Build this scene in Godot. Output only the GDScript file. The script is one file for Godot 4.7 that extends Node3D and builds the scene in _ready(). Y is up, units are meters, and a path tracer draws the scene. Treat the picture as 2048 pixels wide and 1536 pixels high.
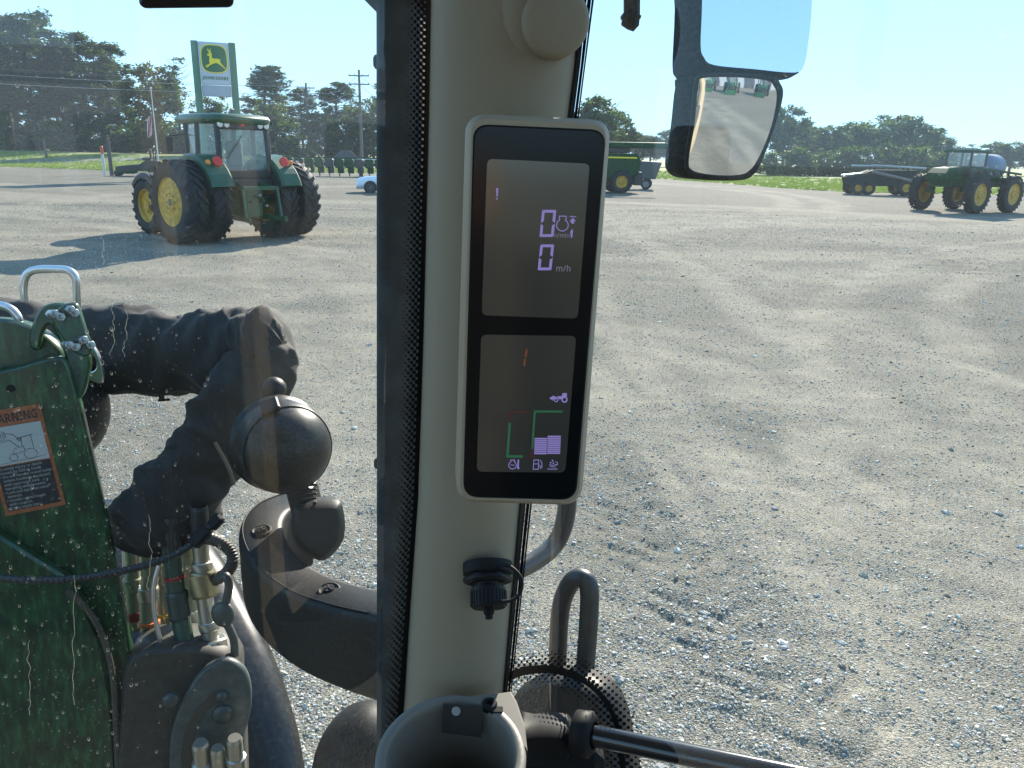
extends Node3D

# ---------------------------------------------------------------- shared state
const CAM_H := 2.45          # eye height above the yard, metres
const FOCAL := 1540.0        # focal length for a picture 2048 units wide
var eye_basis: Basis
var mats := {}
var taken := {}
var cache := {}
var edge_az: Array = []
var edge_r: Array = []
var rng := RandomNumberGenerator.new()
var tex := {}

# ---------------------------------------------------------------- placing
func ray(px: float, py: float) -> Vector3:
	return eye_basis * Vector3((px - 1024.0) / FOCAL, (768.0 - py) / FOCAL, -1.0)

func W(px: float, py: float, d: float) -> Vector3:      # the point d metres ahead along -z
	var v := ray(px, py)
	v *= d / -v.z
	return Vector3(v.x, CAM_H + v.y, v.z)

func G(px: float, py: float, h := 0.0) -> Vector3:      # the point on level ground of height h
	var v := ray(px, py)
	v *= (h - CAM_H) / v.y
	return Vector3(v.x, h, v.z)

func on_plane(px: float, py: float, p0: Vector3, n: Vector3) -> Vector3:
	var v := ray(px, py)
	var o := Vector3(0, CAM_H, 0)
	return o + v * (n.dot(p0 - o) / n.dot(v))

# ---------------------------------------------------------------- geometry collector
class Geo:
	var st := SurfaceTool.new()
	func _init() -> void:
		st.begin(Mesh.PRIMITIVE_TRIANGLES)
	func tri(a: Vector3, b: Vector3, c: Vector3, s := -1) -> void:
		st.set_smooth_group(s)
		st.add_vertex(a); st.add_vertex(c); st.add_vertex(b)
	func quad(a: Vector3, b: Vector3, c: Vector3, d: Vector3, s := -1) -> void:
		tri(a, b, c, s); tri(a, c, d, s)
	func box(xf: Transform3D, size: Vector3, bev := 0.0) -> void:
		var h := size * 0.5
		var b: float = min(bev, min(h.x, min(h.y, h.z)) * 0.9)
		if b <= 0.0: b = 0.0005
		var p := {}
		for sx in [-1, 1]:
			for sy in [-1, 1]:
				for sz in [-1, 1]:
					var c := Vector3(h.x * sx, h.y * sy, h.z * sz)
					p[[sx, sy, sz, 0]] = xf * (c - Vector3(0, b * sy, b * sz))
					p[[sx, sy, sz, 1]] = xf * (c - Vector3(b * sx, 0, b * sz))
					p[[sx, sy, sz, 2]] = xf * (c - Vector3(b * sx, b * sy, 0))
		for s in [-1, 1]:
			quad(p[[s, -s, -1, 0]], p[[s, s, -1, 0]], p[[s, s, 1, 0]], p[[s, -s, 1, 0]])
			quad(p[[-1, s, -s, 1]], p[[-1, s, s, 1]], p[[1, s, s, 1]], p[[1, s, -s, 1]])
			quad(p[[-s, -1, s, 2]], p[[s, -1, s, 2]], p[[s, 1, s, 2]], p[[-s, 1, s, 2]])
		for s in [-1, 1]:
			for t in [-1, 1]:
				quad(p[[s, t, -1, 0]], p[[s, t, 1, 0]], p[[s, t, 1, 1]], p[[s, t, -1, 1]])
				quad(p[[s, -1, t, 0]], p[[s, 1, t, 0]], p[[s, 1, t, 2]], p[[s, -1, t, 2]])
				quad(p[[-1, s, t, 1]], p[[1, s, t, 1]], p[[1, s, t, 2]], p[[-1, s, t, 2]])
				for u in [-1, 1]:
					tri(p[[s, t, u, 0]], p[[s, t, u, 1]], p[[s, t, u, 2]])
	func bar(a: Vector3, b: Vector3, w: float, h: float, bev := 0.003) -> void:     # a box from a to b
		var z := (b - a)
		var l := z.length()
		z = z / l
		var up := Vector3.UP if abs(z.y) < 0.95 else Vector3.RIGHT
		var x := up.cross(z).normalized()
		box(Transform3D(Basis(x, z.cross(x), z), (a + b) * 0.5), Vector3(w, h, l), bev)
	func loft(rings: Array, closed := true, caps := true, s := 1) -> void:
		for i in rings.size() - 1:
			var a: PackedVector3Array = rings[i]
			var b: PackedVector3Array = rings[i + 1]
			var n := a.size()
			for k in (n if closed else n - 1):
				var m := (k + 1) % n
				quad(a[k], a[m], b[m], b[k], s)
		if caps and closed:
			for e in [0, rings.size() - 1]:
				var r: PackedVector3Array = rings[e]
				var c := Vector3.ZERO
				for q in r: c += q
				c /= r.size()
				for k in r.size():
					if e == 0: tri(c, r[(k + 1) % r.size()], r[k], 0 if false else -1)
					else: tri(c, r[k], r[(k + 1) % r.size()], -1)
	func tube(pts: Array, rad, n := 10, caps := true) -> void:
		var rings := []
		var dir0: Vector3 = (pts[1] - pts[0]).normalized()
		var up := Vector3.UP if abs(dir0.y) < 0.9 else Vector3.RIGHT
		var x := up.cross(dir0).normalized()
		for i in pts.size():
			var d: Vector3 = ((pts[min(i + 1, pts.size() - 1)] - pts[max(i - 1, 0)]) as Vector3).normalized()
			x = (x - d * d.dot(x)).normalized()
			var y := d.cross(x)
			var r: float = rad[i] if rad is Array else rad
			var ring := PackedVector3Array()
			for k in n:
				var a := TAU * k / n
				ring.append(pts[i] + (x * cos(a) + y * sin(a)) * r)
			rings.append(ring)
		loft(rings, true, caps, 1)
	func lathe(prof: Array, n: int, xf := Transform3D.IDENTITY, hard := false) -> void:   # profile of (radius, height) round y
		for i in prof.size() - 1:
			var p: Vector2 = prof[i]
			var q: Vector2 = prof[i + 1]
			var s := (2 + i) if hard else 1
			for k in n:
				var a := TAU * k / n
				var b := TAU * (k + 1) / n
				var pa := xf * Vector3(p.x * cos(a), p.y, p.x * sin(a))
				var pb := xf * Vector3(p.x * cos(b), p.y, p.x * sin(b))
				var qa := xf * Vector3(q.x * cos(a), q.y, q.x * sin(a))
				var qb := xf * Vector3(q.x * cos(b), q.y, q.x * sin(b))
				if p.x < 1e-6: tri(pa, qa, qb, s)
				elif q.x < 1e-6: tri(pa, qa, pb, s)
				else: quad(pa, qa, qb, pb, s)
	func prism(poly: PackedVector2Array, z0: float, z1: float, xf := Transform3D.IDENTITY, bev := 0.0) -> void:
		var p := poly
		if Geometry2D.is_polygon_clockwise(p): p.reverse()
		var n := p.size()
		var ins := PackedVector2Array()
		for i in n:
			var e0 := (p[i] - p[(i + n - 1) % n]).normalized()
			var e1 := (p[(i + 1) % n] - p[i]).normalized()
			var m := (Vector2(-e0.y, e0.x) + Vector2(-e1.y, e1.x)) * 0.5
			ins.append(p[i] + m / max(m.length_squared(), 0.35) * bev)
		var rings := []
		var lay := [[p, z0], [p, z1]] if bev <= 0.0 else [[ins, z0], [p, z0 + bev], [p, z1 - bev], [ins, z1]]
		for l in lay:
			var r := PackedVector3Array()
			for q in l[0]: r.append(xf * Vector3(q.x, q.y, l[1]))
			rings.append(r)
		for i in rings.size() - 1:
			for k in n:
				var m := (k + 1) % n
				quad(rings[i][k], rings[i][m], rings[i + 1][m], rings[i + 1][k], 5 if n > 12 else -1)
		var idx := Geometry2D.triangulate_polygon(p)
		var last: int = rings.size() - 1
		for t in range(0, idx.size(), 3):
			tri(rings[last][idx[t]], rings[last][idx[t + 1]], rings[last][idx[t + 2]])
			tri(rings[0][idx[t]], rings[0][idx[t + 2]], rings[0][idx[t + 1]])
	func ball(c: Vector3, r: Vector3, n := 20, basis := Basis.IDENTITY) -> void:
		var prof := []
		var m := int(n / 2.0)
		for i in m + 1:
			var a := -PI / 2 + PI * i / m
			prof.append(Vector2(max(cos(a), 0.0) if i > 0 and i < m else 0.0, sin(a)))
		lathe(prof, n, Transform3D(basis * Basis.from_scale(r), c))
	func mesh() -> ArrayMesh:
		st.generate_normals()
		return st.commit()

func slab(g: Geo, pxs: Array, p0: Vector3, n: Vector3, thick: float, bev := 0.003, lift := 0.0) -> void:
	# a plate whose outline is seen through the given picture points; it lies in the plane (p0, n)
	var u := Vector3.UP.cross(n).normalized()
	var v := n.cross(u)
	var poly := PackedVector2Array()
	for q in pxs:
		var w := on_plane(q[0], q[1], p0, n) - p0
		poly.append(Vector2(w.dot(u), w.dot(v)))
	g.prism(poly, lift - thick, lift, Transform3D(Basis(u, v, n), p0), bev)

func curve(pts: Array, steps := 6) -> Array:            # Catmull-Rom through points
	var out := []
	for i in pts.size() - 1:
		var a: Vector3 = pts[max(i - 1, 0)]
		var b: Vector3 = pts[i]
		var c: Vector3 = pts[i + 1]
		var d: Vector3 = pts[min(i + 2, pts.size() - 1)]
		for s in steps:
			out.append(b.cubic_interpolate(c, a, d, float(s) / steps))
	out.append(pts[-1])
	return out

func smooth2(pts: Array, steps := 5) -> Array:          # closed smooth outline through picture points
	var out := []
	var n := pts.size()
	for i in n:
		var a := Vector2(pts[(i + n - 1) % n][0], pts[(i + n - 1) % n][1])
		var b := Vector2(pts[i][0], pts[i][1])
		var c := Vector2(pts[(i + 1) % n][0], pts[(i + 1) % n][1])
		var d := Vector2(pts[(i + 2) % n][0], pts[(i + 2) % n][1])
		for s in steps:
			out.append(b.cubic_interpolate(c, a, d, float(s) / steps))
	return out

func aim(axis_y: Vector3, at: Vector3, hint := Vector3.RIGHT) -> Transform3D:   # a frame whose y runs along axis_y
	var y := axis_y.normalized()
	var x := (hint - y * y.dot(hint)).normalized()
	return Transform3D(Basis(x, y, x.cross(y)), at)

# ---------------------------------------------------------------- nodes
func numbered(called: String) -> String:
	if not taken.has(called):
		taken[called] = 0
		return called
	taken[called] += 1
	return "%s_%03d" % [called, taken[called]]

func tag(o: Node3D, label: String, category: String, group := "", kind := "") -> Node3D:
	if label: o.set_meta("label", label)
	if category: o.set_meta("category", category)
	if group: o.set_meta("group", group)
	if kind: o.set_meta("kind", kind)
	return o

func thing(called: String, label: String, category: String, at := Vector3.ZERO, turn := 0.0, group := "") -> Node3D:
	var o := Node3D.new()
	o.name = numbered(called)
	add_child(o)
	o.position = at
	o.rotation.y = turn
	tag(o, label, category, group)
	return o

func hang(called: String, mesh: Mesh, m: Material, parent: Node3D, world := true) -> MeshInstance3D:
	# world: the mesh is in world axes; otherwise in the parent's own
	var o := MeshInstance3D.new()
	o.mesh = mesh
	o.material_override = m
	o.name = called if parent != self else numbered(called)
	parent.add_child(o, true)
	if world and parent != self:
		o.global_transform = Transform3D.IDENTITY
	return o

func part(called: String, g: Geo, m: Material, parent: Node3D, world := true) -> MeshInstance3D:
	return hang(called, g.mesh(), m, parent, world)

func copy(o: Node3D, at: Vector3, turn: float, label: String, group := "") -> Node3D:
	var c: Node3D = o.duplicate()
	c.name = numbered(String(o.name))
	add_child(c)
	c.position = at
	c.rotation.y = turn
	c.set_meta("label", label)
	if group: c.set_meta("group", group)
	return c

# ---------------------------------------------------------------- materials
func noise_image(size: int, freq: float, octaves: int, lo: float, hi: float, seed_: int, kind := FastNoiseLite.TYPE_SIMPLEX_SMOOTH, gamma := 1.0) -> Image:
	var n := FastNoiseLite.new()
	n.seed = seed_
	n.noise_type = kind
	n.frequency = freq
	n.fractal_octaves = octaves
	var im := n.get_seamless_image(size, size)
	im.convert(Image.FORMAT_L8)
	var d := im.get_data()
	for i in d.size():
		var v := pow(d[i] / 255.0, gamma)
		d[i] = int(clamp(lo + (hi - lo) * v, 0.0, 1.0) * 255.0)
	return Image.create_from_data(size, size, false, Image.FORMAT_L8, d)

func make_textures() -> void:
	tex.mottle = ImageTexture.create_from_image(noise_image(512, 0.012, 5, 0.62, 1.0, 3))
	tex.fine = ImageTexture.create_from_image(noise_image(512, 0.08, 3, 0.55, 1.0, 5))
	tex.bump = ImageTexture.create_from_image(noise_image(512, 0.1, 2, 0.0, 1.0, 7))
	tex.streak = ImageTexture.create_from_image(noise_image(512, 0.02, 4, 0.35, 1.0, 9, FastNoiseLite.TYPE_SIMPLEX, 1.5))
	tex.dusty = ImageTexture.create_from_image(noise_image(512, 0.03, 6, 0.22, 1.0, 21, FastNoiseLite.TYPE_SIMPLEX, 2.2))
	# gravel: coloured grains of several sizes
	var cell := FastNoiseLite.new()
	cell.noise_type = FastNoiseLite.TYPE_CELLULAR
	cell.cellular_return_type = FastNoiseLite.RETURN_CELL_VALUE
	cell.frequency = 0.11
	cell.seed = 11
	var a := cell.get_seamless_image(1024, 1024)
	cell.frequency = 0.26
	cell.seed = 12
	var b := cell.get_seamless_image(1024, 1024)
	a.convert(Image.FORMAT_L8); b.convert(Image.FORMAT_L8)
	var da := a.get_data()
	var db := b.get_data()
	var out := PackedByteArray()
	out.resize(1024 * 1024 * 3)
	for i in 1024 * 1024:
		var v := (da[i] * 0.5 + db[i] * 0.5) / 255.0
		v = 0.32 + 0.6 * v
		if da[i] > 236: v += 0.13
		if db[i] < 30: v -= 0.2
		var warm := (da[i] & 31) / 31.0 * 0.06
		out[i * 3] = int(clamp(v + warm * 0.4, 0, 1) * 255)
		out[i * 3 + 1] = int(clamp(v, 0, 1) * 255)
		out[i * 3 + 2] = int(clamp(v - warm, 0, 1) * 255)
	tex.gravel = ImageTexture.create_from_image(Image.create_from_data(1024, 1024, false, Image.FORMAT_RGB8, out))
	cell.cellular_return_type = FastNoiseLite.RETURN_DISTANCE
	cell.frequency = 0.11
	cell.seed = 11
	var c := cell.get_seamless_image(1024, 1024, true)
	c.convert(Image.FORMAT_L8)
	tex.gravel_bump = ImageTexture.create_from_image(c)

func M(key: String, col: Color, rough := 0.6, metal := 0.0, opt := {}) -> StandardMaterial3D:
	if mats.has(key): return mats[key]
	var m := StandardMaterial3D.new()
	m.resource_name = key
	m.albedo_color = col.linear_to_srgb()
	m.roughness = rough
	m.metallic = metal
	var world: bool = opt.get("world", true)
	if opt.has("tex"):
		m.albedo_texture = tex[opt.tex]
		m.uv1_triplanar = true
		m.uv1_world_triplanar = world
		m.uv1_scale = Vector3.ONE * opt.get("scale", 4.0)
		if opt.has("stretch"): m.uv1_scale *= opt.stretch
	if opt.has("bump"):
		m.uv1_triplanar = true
		m.uv1_world_triplanar = world
		if not opt.has("tex"): m.uv1_scale = Vector3.ONE * opt.get("scale", 4.0)
		m.heightmap_enabled = true
		m.heightmap_texture = tex[opt.get("bump_tex", "bump")]
		m.heightmap_scale = opt.bump
	if opt.has("rough_tex"):
		m.roughness_texture = tex[opt.rough_tex]
		m.uv1_triplanar = true
	if opt.has("vc"): m.vertex_color_use_as_albedo = true
	if opt.has("back"):
		m.backlight_enabled = true
		m.backlight = opt.back
	if opt.has("coat"):
		m.clearcoat_enabled = true
		m.clearcoat = opt.coat
		m.clearcoat_roughness = 0.08
	if opt.has("alpha"):
		m.transparency = BaseMaterial3D.TRANSPARENCY_ALPHA
		m.albedo_color.a = opt.alpha
	if opt.has("emit"):
		m.emission_enabled = true
		m.emission = (opt.emit as Color).linear_to_srgb()
		m.emission_energy_multiplier = opt.get("emit_energy", 1.0)
	if opt.has("sheen"):
		m.rim_enabled = true
		m.rim = opt.sheen
	if opt.has("spec"): m.metallic_specular = opt.spec
	mats[key] = m
	return m

# ================================================================ scene
func _ready() -> void:
	rng.seed = 20240611
	# ---- camera
	eye_basis = Basis.from_euler(Vector3(deg_to_rad(-16.6), 0, deg_to_rad(1.3)))
	var cam := Camera3D.new()
	cam.name = "camera"
	cam.fov = 53.0
	cam.near = 0.02
	cam.far = 3000.0
	add_child(cam)
	cam.transform = Transform3D(eye_basis, Vector3(0, CAM_H, 0))
	cam.current = true
	# ---- sky
	var sky_mat := ProceduralSkyMaterial.new()
	sky_mat.sky_top_color = Color(0.37, 0.535, 0.705)
	sky_mat.sky_horizon_color = Color(0.58, 0.755, 0.845)
	sky_mat.sky_curve = 0.22
	sky_mat.sky_energy_multiplier = 1.0
	sky_mat.ground_bottom_color = Color(0.30, 0.29, 0.27)
	sky_mat.ground_horizon_color = Color(0.60, 0.68, 0.70)
	sky_mat.sun_angle_max = 1.0
	var sky := Sky.new()
	sky.sky_material = sky_mat
	var env := Environment.new()
	env.background_mode = Environment.BG_SKY
	env.sky = sky
	env.background_energy_multiplier = 1.0
	env.tonemap_mode = Environment.TONE_MAPPER_LINEAR
	env.tonemap_exposure = 2.85
	env.sdfgi_enabled = true
	env.ssao_enabled = true
	env.ssil_enabled = true
	env.fog_enabled = true
	env.fog_density = 0.0005
	env.fog_light_color = Color(0.85, 0.92, 0.96)
	var we := WorldEnvironment.new()
	we.name = "world_environment"
	we.environment = env
	add_child(we)
	# ---- sun: ahead, a little to the right, morning height
	var sun := DirectionalLight3D.new()
	sun.name = "sun"
	sun.light_energy = 1.6
	sun.light_color = Color(1.0, 0.965, 0.90)
	sun.light_angular_distance = 0.5
	sun.shadow_enabled = true
	add_child(sun)
	var az := deg_to_rad(17.0)
	var el := deg_to_rad(27.0)
	var to_sun := Vector3(sin(az) * cos(el), sin(el), -cos(az) * cos(el))
	sun.look_at_from_position(to_sun * 50.0, Vector3.ZERO, Vector3.UP)
	# ---- the place
	make_textures()
	build_ground()
	build_trees()
	build_sign()
	build_yard_things()
	build_machines()
	build_behind()
	build_cab()
	build_display()
	build_cab_fittings()
	build_mirror()
	build_front_gear()
	build_hoses()
	build_glass_dirt()

# ---------------------------------------------------------------- terrain
func edge_of(a: float) -> float:                        # where the gravel ends, by azimuth (radians right of -z)
	if a <= edge_az[0]: return edge_r[0]
	for i in edge_az.size() - 1:
		if a <= edge_az[i + 1]:
			return lerp(edge_r[i], edge_r[i + 1], (a - edge_az[i]) / (edge_az[i + 1] - edge_az[i]))
	return edge_r[-1]

func terrain(x: float, z: float) -> float:
	var a := atan2(x, -z)
	var r := Vector2(x, z).length()
	var e := edge_of(a)
	if r < e: return 0.0
	var left: float = 1.0 - smoothstep(-0.1, 0.12, a)
	var top: float = lerp(0.5, 1.35, left)
	return 0.12 * smoothstep(0.0, 1.5, r - e) + top * smoothstep(e, e + 36.0, r)

var n1 := FastNoiseLite.new()
var n2 := FastNoiseLite.new()
# tracks pressed into the yard, arcs of pale fines: [centre x, centre z, radius, width, strength]
const ARCS := [[-40.0, 12.0, 45.5, 0.35, 1.0], [-40.0, 12.0, 47.4, 0.35, 0.9], [-40.0, 12.0, 43.0, 0.5, 0.6], [38.0, 3.0, 36.4, 0.3, 1.0], [38.0, 3.0, 34.6, 0.3, 0.8], [38.0, 3.0, 31.5, 0.4, 0.7],
		[-5.0, -80.0, 64.0, 0.9, 0.7], [-5.0, -80.0, 60.5, 0.8, 0.8], [10.0, -120.0, 88.0, 1.2, 0.8], [10.0, -120.0, 83.0, 1.3, 0.8], [-30.0, 40.0, 58.0, 0.4, 0.7], [-30.0, 40.0, 60.3, 0.4, 0.7], [-20.0, -60.0, 41.0, 0.6, 0.8], [-20.0, -60.0, 38.5, 0.6, 0.8], [0.0, 60.0, 86.0, 1.0, 0.6], [0.0, 60.0, 99.0, 1.6, 0.7], [4.0, 40.0, 72.0, 1.0, 0.6]]

var lanes := []                                           # pale wheel lanes: [points, half width, strength]

func yard(x: float, z: float) -> Vector2:                 # (height, how much a tyre track it is) of the gravel
	var r := Vector2(x, z).length()
	var h := 0.0
	if r < 70.0:
		h = n1.get_noise_2d(x * 2.4, z * 2.4) * 0.02 * clamp(1.25 - r / 14.0, 0.0, 1.0)
		h += n1.get_noise_2d(x * 0.5 + 60.0, z * 0.5) * 0.03
	var t := 0.0
	var bend := n2.get_noise_2d(x * 0.25, z * 0.25) * 0.5
	for q in ARCS:
		var dd: float = abs(sqrt((x - q[0]) * (x - q[0]) + (z - q[1]) * (z - q[1])) - q[2] + bend)
		if dd < q[3] * 2.0:
			var s: float = q[4] * (1.0 - smoothstep(q[3] * 0.5, q[3] * 2.0, dd)) * (0.55 + 0.45 * n2.get_noise_2d(x * 0.7, z * 0.7 + 30.0))
			t = max(t, s)
			h -= s * 0.012
	var dark := 0.0
	for q in lanes:
		var p := Vector2(x, z)
		for i in q[0].size() - 1:
			var c := Geometry2D.get_closest_point_to_segment(p, q[0][i], q[0][i + 1])
			var dd: float = c.distance_to(p) + bend * 0.5
			if q[2] < 0.0:
				if dd < q[1] * 2.0:
					dark = max(dark, -q[2] * (1.0 - smoothstep(q[1] * 0.4, q[1] * 2.0, dd)) * clamp(0.45 + 1.3 * n2.get_noise_2d(x * 0.8 + 50.0, z * 2.4), 0.0, 1.0))
			elif dd < q[1] * 2.0:
				t = max(t, q[2] * (1.0 - smoothstep(q[1] * 0.3, q[1] * 2.0, dd)) * (0.6 + 0.4 * n2.get_noise_2d(x * 0.9, z * 0.9)))
	# tyre tread prints beside the cab
	var tx := x - 1.25 - (z + 3.6) * 0.25
	if abs(tx) < 0.5 and z > -5.2 and z < -1.8:
		var lug := fposmod(z * 1.0 + abs(tx) * 0.8, 0.26) / 0.26
		var deep: float = smoothstep(0.4, 0.6, lug) * (1.0 - smoothstep(0.82, 0.97, lug)) * (1.0 - smoothstep(0.3, 0.5, abs(tx)))
		deep *= clamp(0.55 + n1.get_noise_2d(x * 2.0, z * 2.0) * 1.4, 0.0, 1.0)
		h -= deep * 0.02
	h += dark * 0.03 * n1.get_noise_2d(x * 3.0, z * 3.0)
	return Vector2(h, t - dark)

func build_ground() -> void:
	for q in [[-300, 332], [0, 334], [300, 345], [540, 346], [760, 346], [1000, 348], [1300, 357], [1560, 377], [1700, 385], [1850, 388], [2048, 392], [2400, 402]]:
		var p := G(q[0], q[1])
		edge_az.append(atan2(p.x, -p.z))
		edge_r.append(Vector2(p.x, p.z).length())
	n1.seed = 4; n1.frequency = 1.0; n1.fractal_octaves = 3
	n2.seed = 8; n2.frequency = 1.0; n2.fractal_octaves = 4
	for q in [[[[1180, 560], [1260, 700], [1420, 900], [1640, 1200], [1900, 1560]], 0.22, 0.75], [[[1190, 420], [1420, 560], [1760, 820], [2080, 1160]], 0.35, 0.9], [[[1240, 420], [1700, 640], [2100, 900]], 0.5, 0.6], [[[640, 1000], [700, 800], [740, 620], [900, 480]], 0.4, 0.8], [[[0, 420], [300, 380], [760, 372]], 0.8, 0.8], [[[1200, 404], [1600, 420], [2100, 452]], 1.0, 0.9], [[[0, 600], [350, 560], [760, 500]], 0.5, 0.7], [[[200, 660], [520, 600], [760, 560]], 0.4, 0.7], [[[1210, 500], [1500, 470], [1800, 505], [2100, 560]], 1.1, -0.75], [[[1450, 560], [1800, 600], [2100, 660]], 0.5, -0.5], [[[1200, 620], [1330, 800], [1560, 1100], [1800, 1500]], 0.07, 1.0], [[[1200, 760], [1300, 900], [1460, 1160], [1600, 1450]], 0.06, 0.9], [[[1600, 900], [1850, 1040], [2100, 1190]], 0.07, 1.0], [[[1560, 700], [1900, 850], [2100, 950]], 0.08, 0.9], [[[1240, 480], [1560, 600], [2100, 790]], 0.1, 0.9]]:
		var pts := PackedVector2Array()
		for w in q[0]:
			var p := G(w[0], w[1])
			pts.append(Vector2(p.x, p.z))
		lanes.append([pts, q[1], q[2]])
	var cols := []
	for i in 520: cols.append(lerp(-0.74, 0.74, i / 519.0))
	for i in 56: cols.append(lerp(0.78, TAU - 0.78, i / 55.0))
	var rows := 600
	var nc := cols.size()
	var vs := PackedVector3Array()
	var cs := PackedColorArray()
	vs.resize(rows * nc); cs.resize(rows * nc)
	for j in rows:
		var r := 1.5 * pow(300.0, float(j) / (rows - 1))
		for i in nc:
			var a: float = cols[i]
			var x := sin(a) * r
			var z := -cos(a) * r
			var q := yard(x, z)
			var wear := n2.get_noise_2d(x * 0.09, z * 0.16) * 0.5 + 0.5
			var c := Color(0.50, 0.487, 0.435).lerp(Color(0.40, 0.395, 0.365), wear)
			c = c.lerp(Color(0.74, 0.71, 0.625), clamp(q.y * 1.4, 0.0, 1.0) * 0.9)
			c = c.lerp(Color(0.23, 0.23, 0.22), clamp(-q.y, 0.0, 1.0))
			var damp: float = smoothstep(0.2, 0.6, n2.get_noise_2d(x * 0.05 + 9.0, z * 0.22 + 4.0))
			c = c.lerp(Color(0.25, 0.245, 0.225), damp * 0.5)
			var h := q.x
			if r > edge_of(a if a <= PI else a - TAU) + 1.0: h = -0.5
			vs[j * nc + i] = Vector3(x, h, z)
			cs[j * nc + i] = c
	var idx := PackedInt32Array()
	for i in nc: idx.append_array([rows * nc, i, (i + 1) % nc])
	for j in rows - 1:
		for i in nc:
			var k := (i + 1) % nc
			idx.append_array([j * nc + i, (j + 1) * nc + i, (j + 1) * nc + k, j * nc + i, (j + 1) * nc + k, j * nc + k])
	vs.append(Vector3.ZERO); cs.append(Color(0.35, 0.33, 0.29))
	var arr := []
	arr.resize(Mesh.ARRAY_MAX)
	arr[Mesh.ARRAY_VERTEX] = vs
	arr[Mesh.ARRAY_COLOR] = cs
	arr[Mesh.ARRAY_INDEX] = idx
	var ns := PackedVector3Array()
	ns.resize(vs.size())
	for j in rows:
		for i in nc:
			var up := vs[min(j + 1, rows - 1) * nc + i] - vs[max(j - 1, 0) * nc + i]
			var ac := vs[j * nc + (i + 1) % nc] - vs[j * nc + (i + nc - 1) % nc]
			var nn := ac.cross(up).normalized()
			ns[j * nc + i] = nn if nn.y > 0 else -nn
	ns[rows * nc] = Vector3.UP
	arr[Mesh.ARRAY_NORMAL] = ns
	var am := ArrayMesh.new()
	am.add_surface_from_arrays(Mesh.PRIMITIVE_TRIANGLES, arr)
	var gm := M("gravel_yard", Color(1, 1, 1), 0.95, 0.0, {"tex": "gravel", "scale": 0.8, "vc": true, "bump": 1.2, "bump_tex": "gravel_bump", "spec": 0.15})
	tag(hang("ground", am, gm, self), "packed grey gravel yard with pale tyre tracks", "gravel yard", "", "structure")
	build_stones()
	build_verge()

func build_stones() -> void:
	for v in 3:
		var g := Geo.new()
		var nn := FastNoiseLite.new()
		nn.seed = 30 + v; nn.frequency = 0.9
		var rings := []
		var m := 4
		var pts := []
		for i in range(1, m):
			var ring := PackedVector3Array()
			for k in 6:
				var el := -PI / 2 + PI * i / m
				var a := TAU * k / 6.0 + i * 0.4
				var d := Vector3(cos(el) * cos(a), sin(el) * 0.7, cos(el) * sin(a))
				ring.append(d * (1.0 + 0.75 * nn.get_noise_3dv(d * 2.0 + Vector3(v * 9, 0, 0))))
			rings.append(ring)
		g.loft(rings, true, true, -1)
		var mm := MultiMesh.new()
		mm.transform_format = MultiMesh.TRANSFORM_3D
		mm.use_colors = true
		mm.mesh = g.mesh()
		var count := 75000
		mm.instance_count = count
		for i in count:
			var r := 2.0 * pow(20.0, pow(rng.randf(), 1.1))
			var a := rng.randf_range(-0.72, 0.72)
			var s: float = 0.0032 + 0.0065 * pow(rng.randf(), 3.0) + r * 0.0003
			if rng.randf() < 0.02: s *= rng.randf_range(1.6, 2.8)
			var b := Basis.from_euler(Vector3(rng.randf() * TAU, rng.randf() * TAU, rng.randf() * TAU)).scaled(Vector3(s * rng.randf_range(0.8, 1.5), s * rng.randf_range(0.55, 0.8), s))
			var gx := sin(a) * r
			var gz := -cos(a) * r
			var yd := yard(gx, gz)
			if rng.randf() < yd.y * 1.1 or n2.get_noise_2d(gx * 0.5, gz * 0.5) * 1.3 + 1.0 < rng.randf():
				b = b.scaled(Vector3.ONE * 0.4)
			mm.set_instance_transform(i, Transform3D(b, Vector3(gx, yd.x + s * 0.05, gz)))
			var t := rng.randf_range(0.22, 0.55)
			if rng.randf() < 0.08: t = rng.randf_range(0.6, 0.75)
			if rng.randf() < 0.06: t = rng.randf_range(0.09, 0.15)
			mm.set_instance_color(i, Color(t * 1.05, t, t * rng.randf_range(0.80, 0.92)))
		var mi := MultiMeshInstance3D.new()
		mi.name = numbered("gravel")
		mi.multimesh = mm
		mi.material_override = M("stone", Color(1, 1, 1), 0.9, 0.0, {"vc": true, "spec": 0.15})
		add_child(mi)
		tag(mi, ["loose round grey gravel stones lying over the yard", "loose blocky grey gravel stones lying over the yard", "loose flat grey gravel stones lying over the yard"][v], "gravel", "loose gravel", "stuff")

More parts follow.
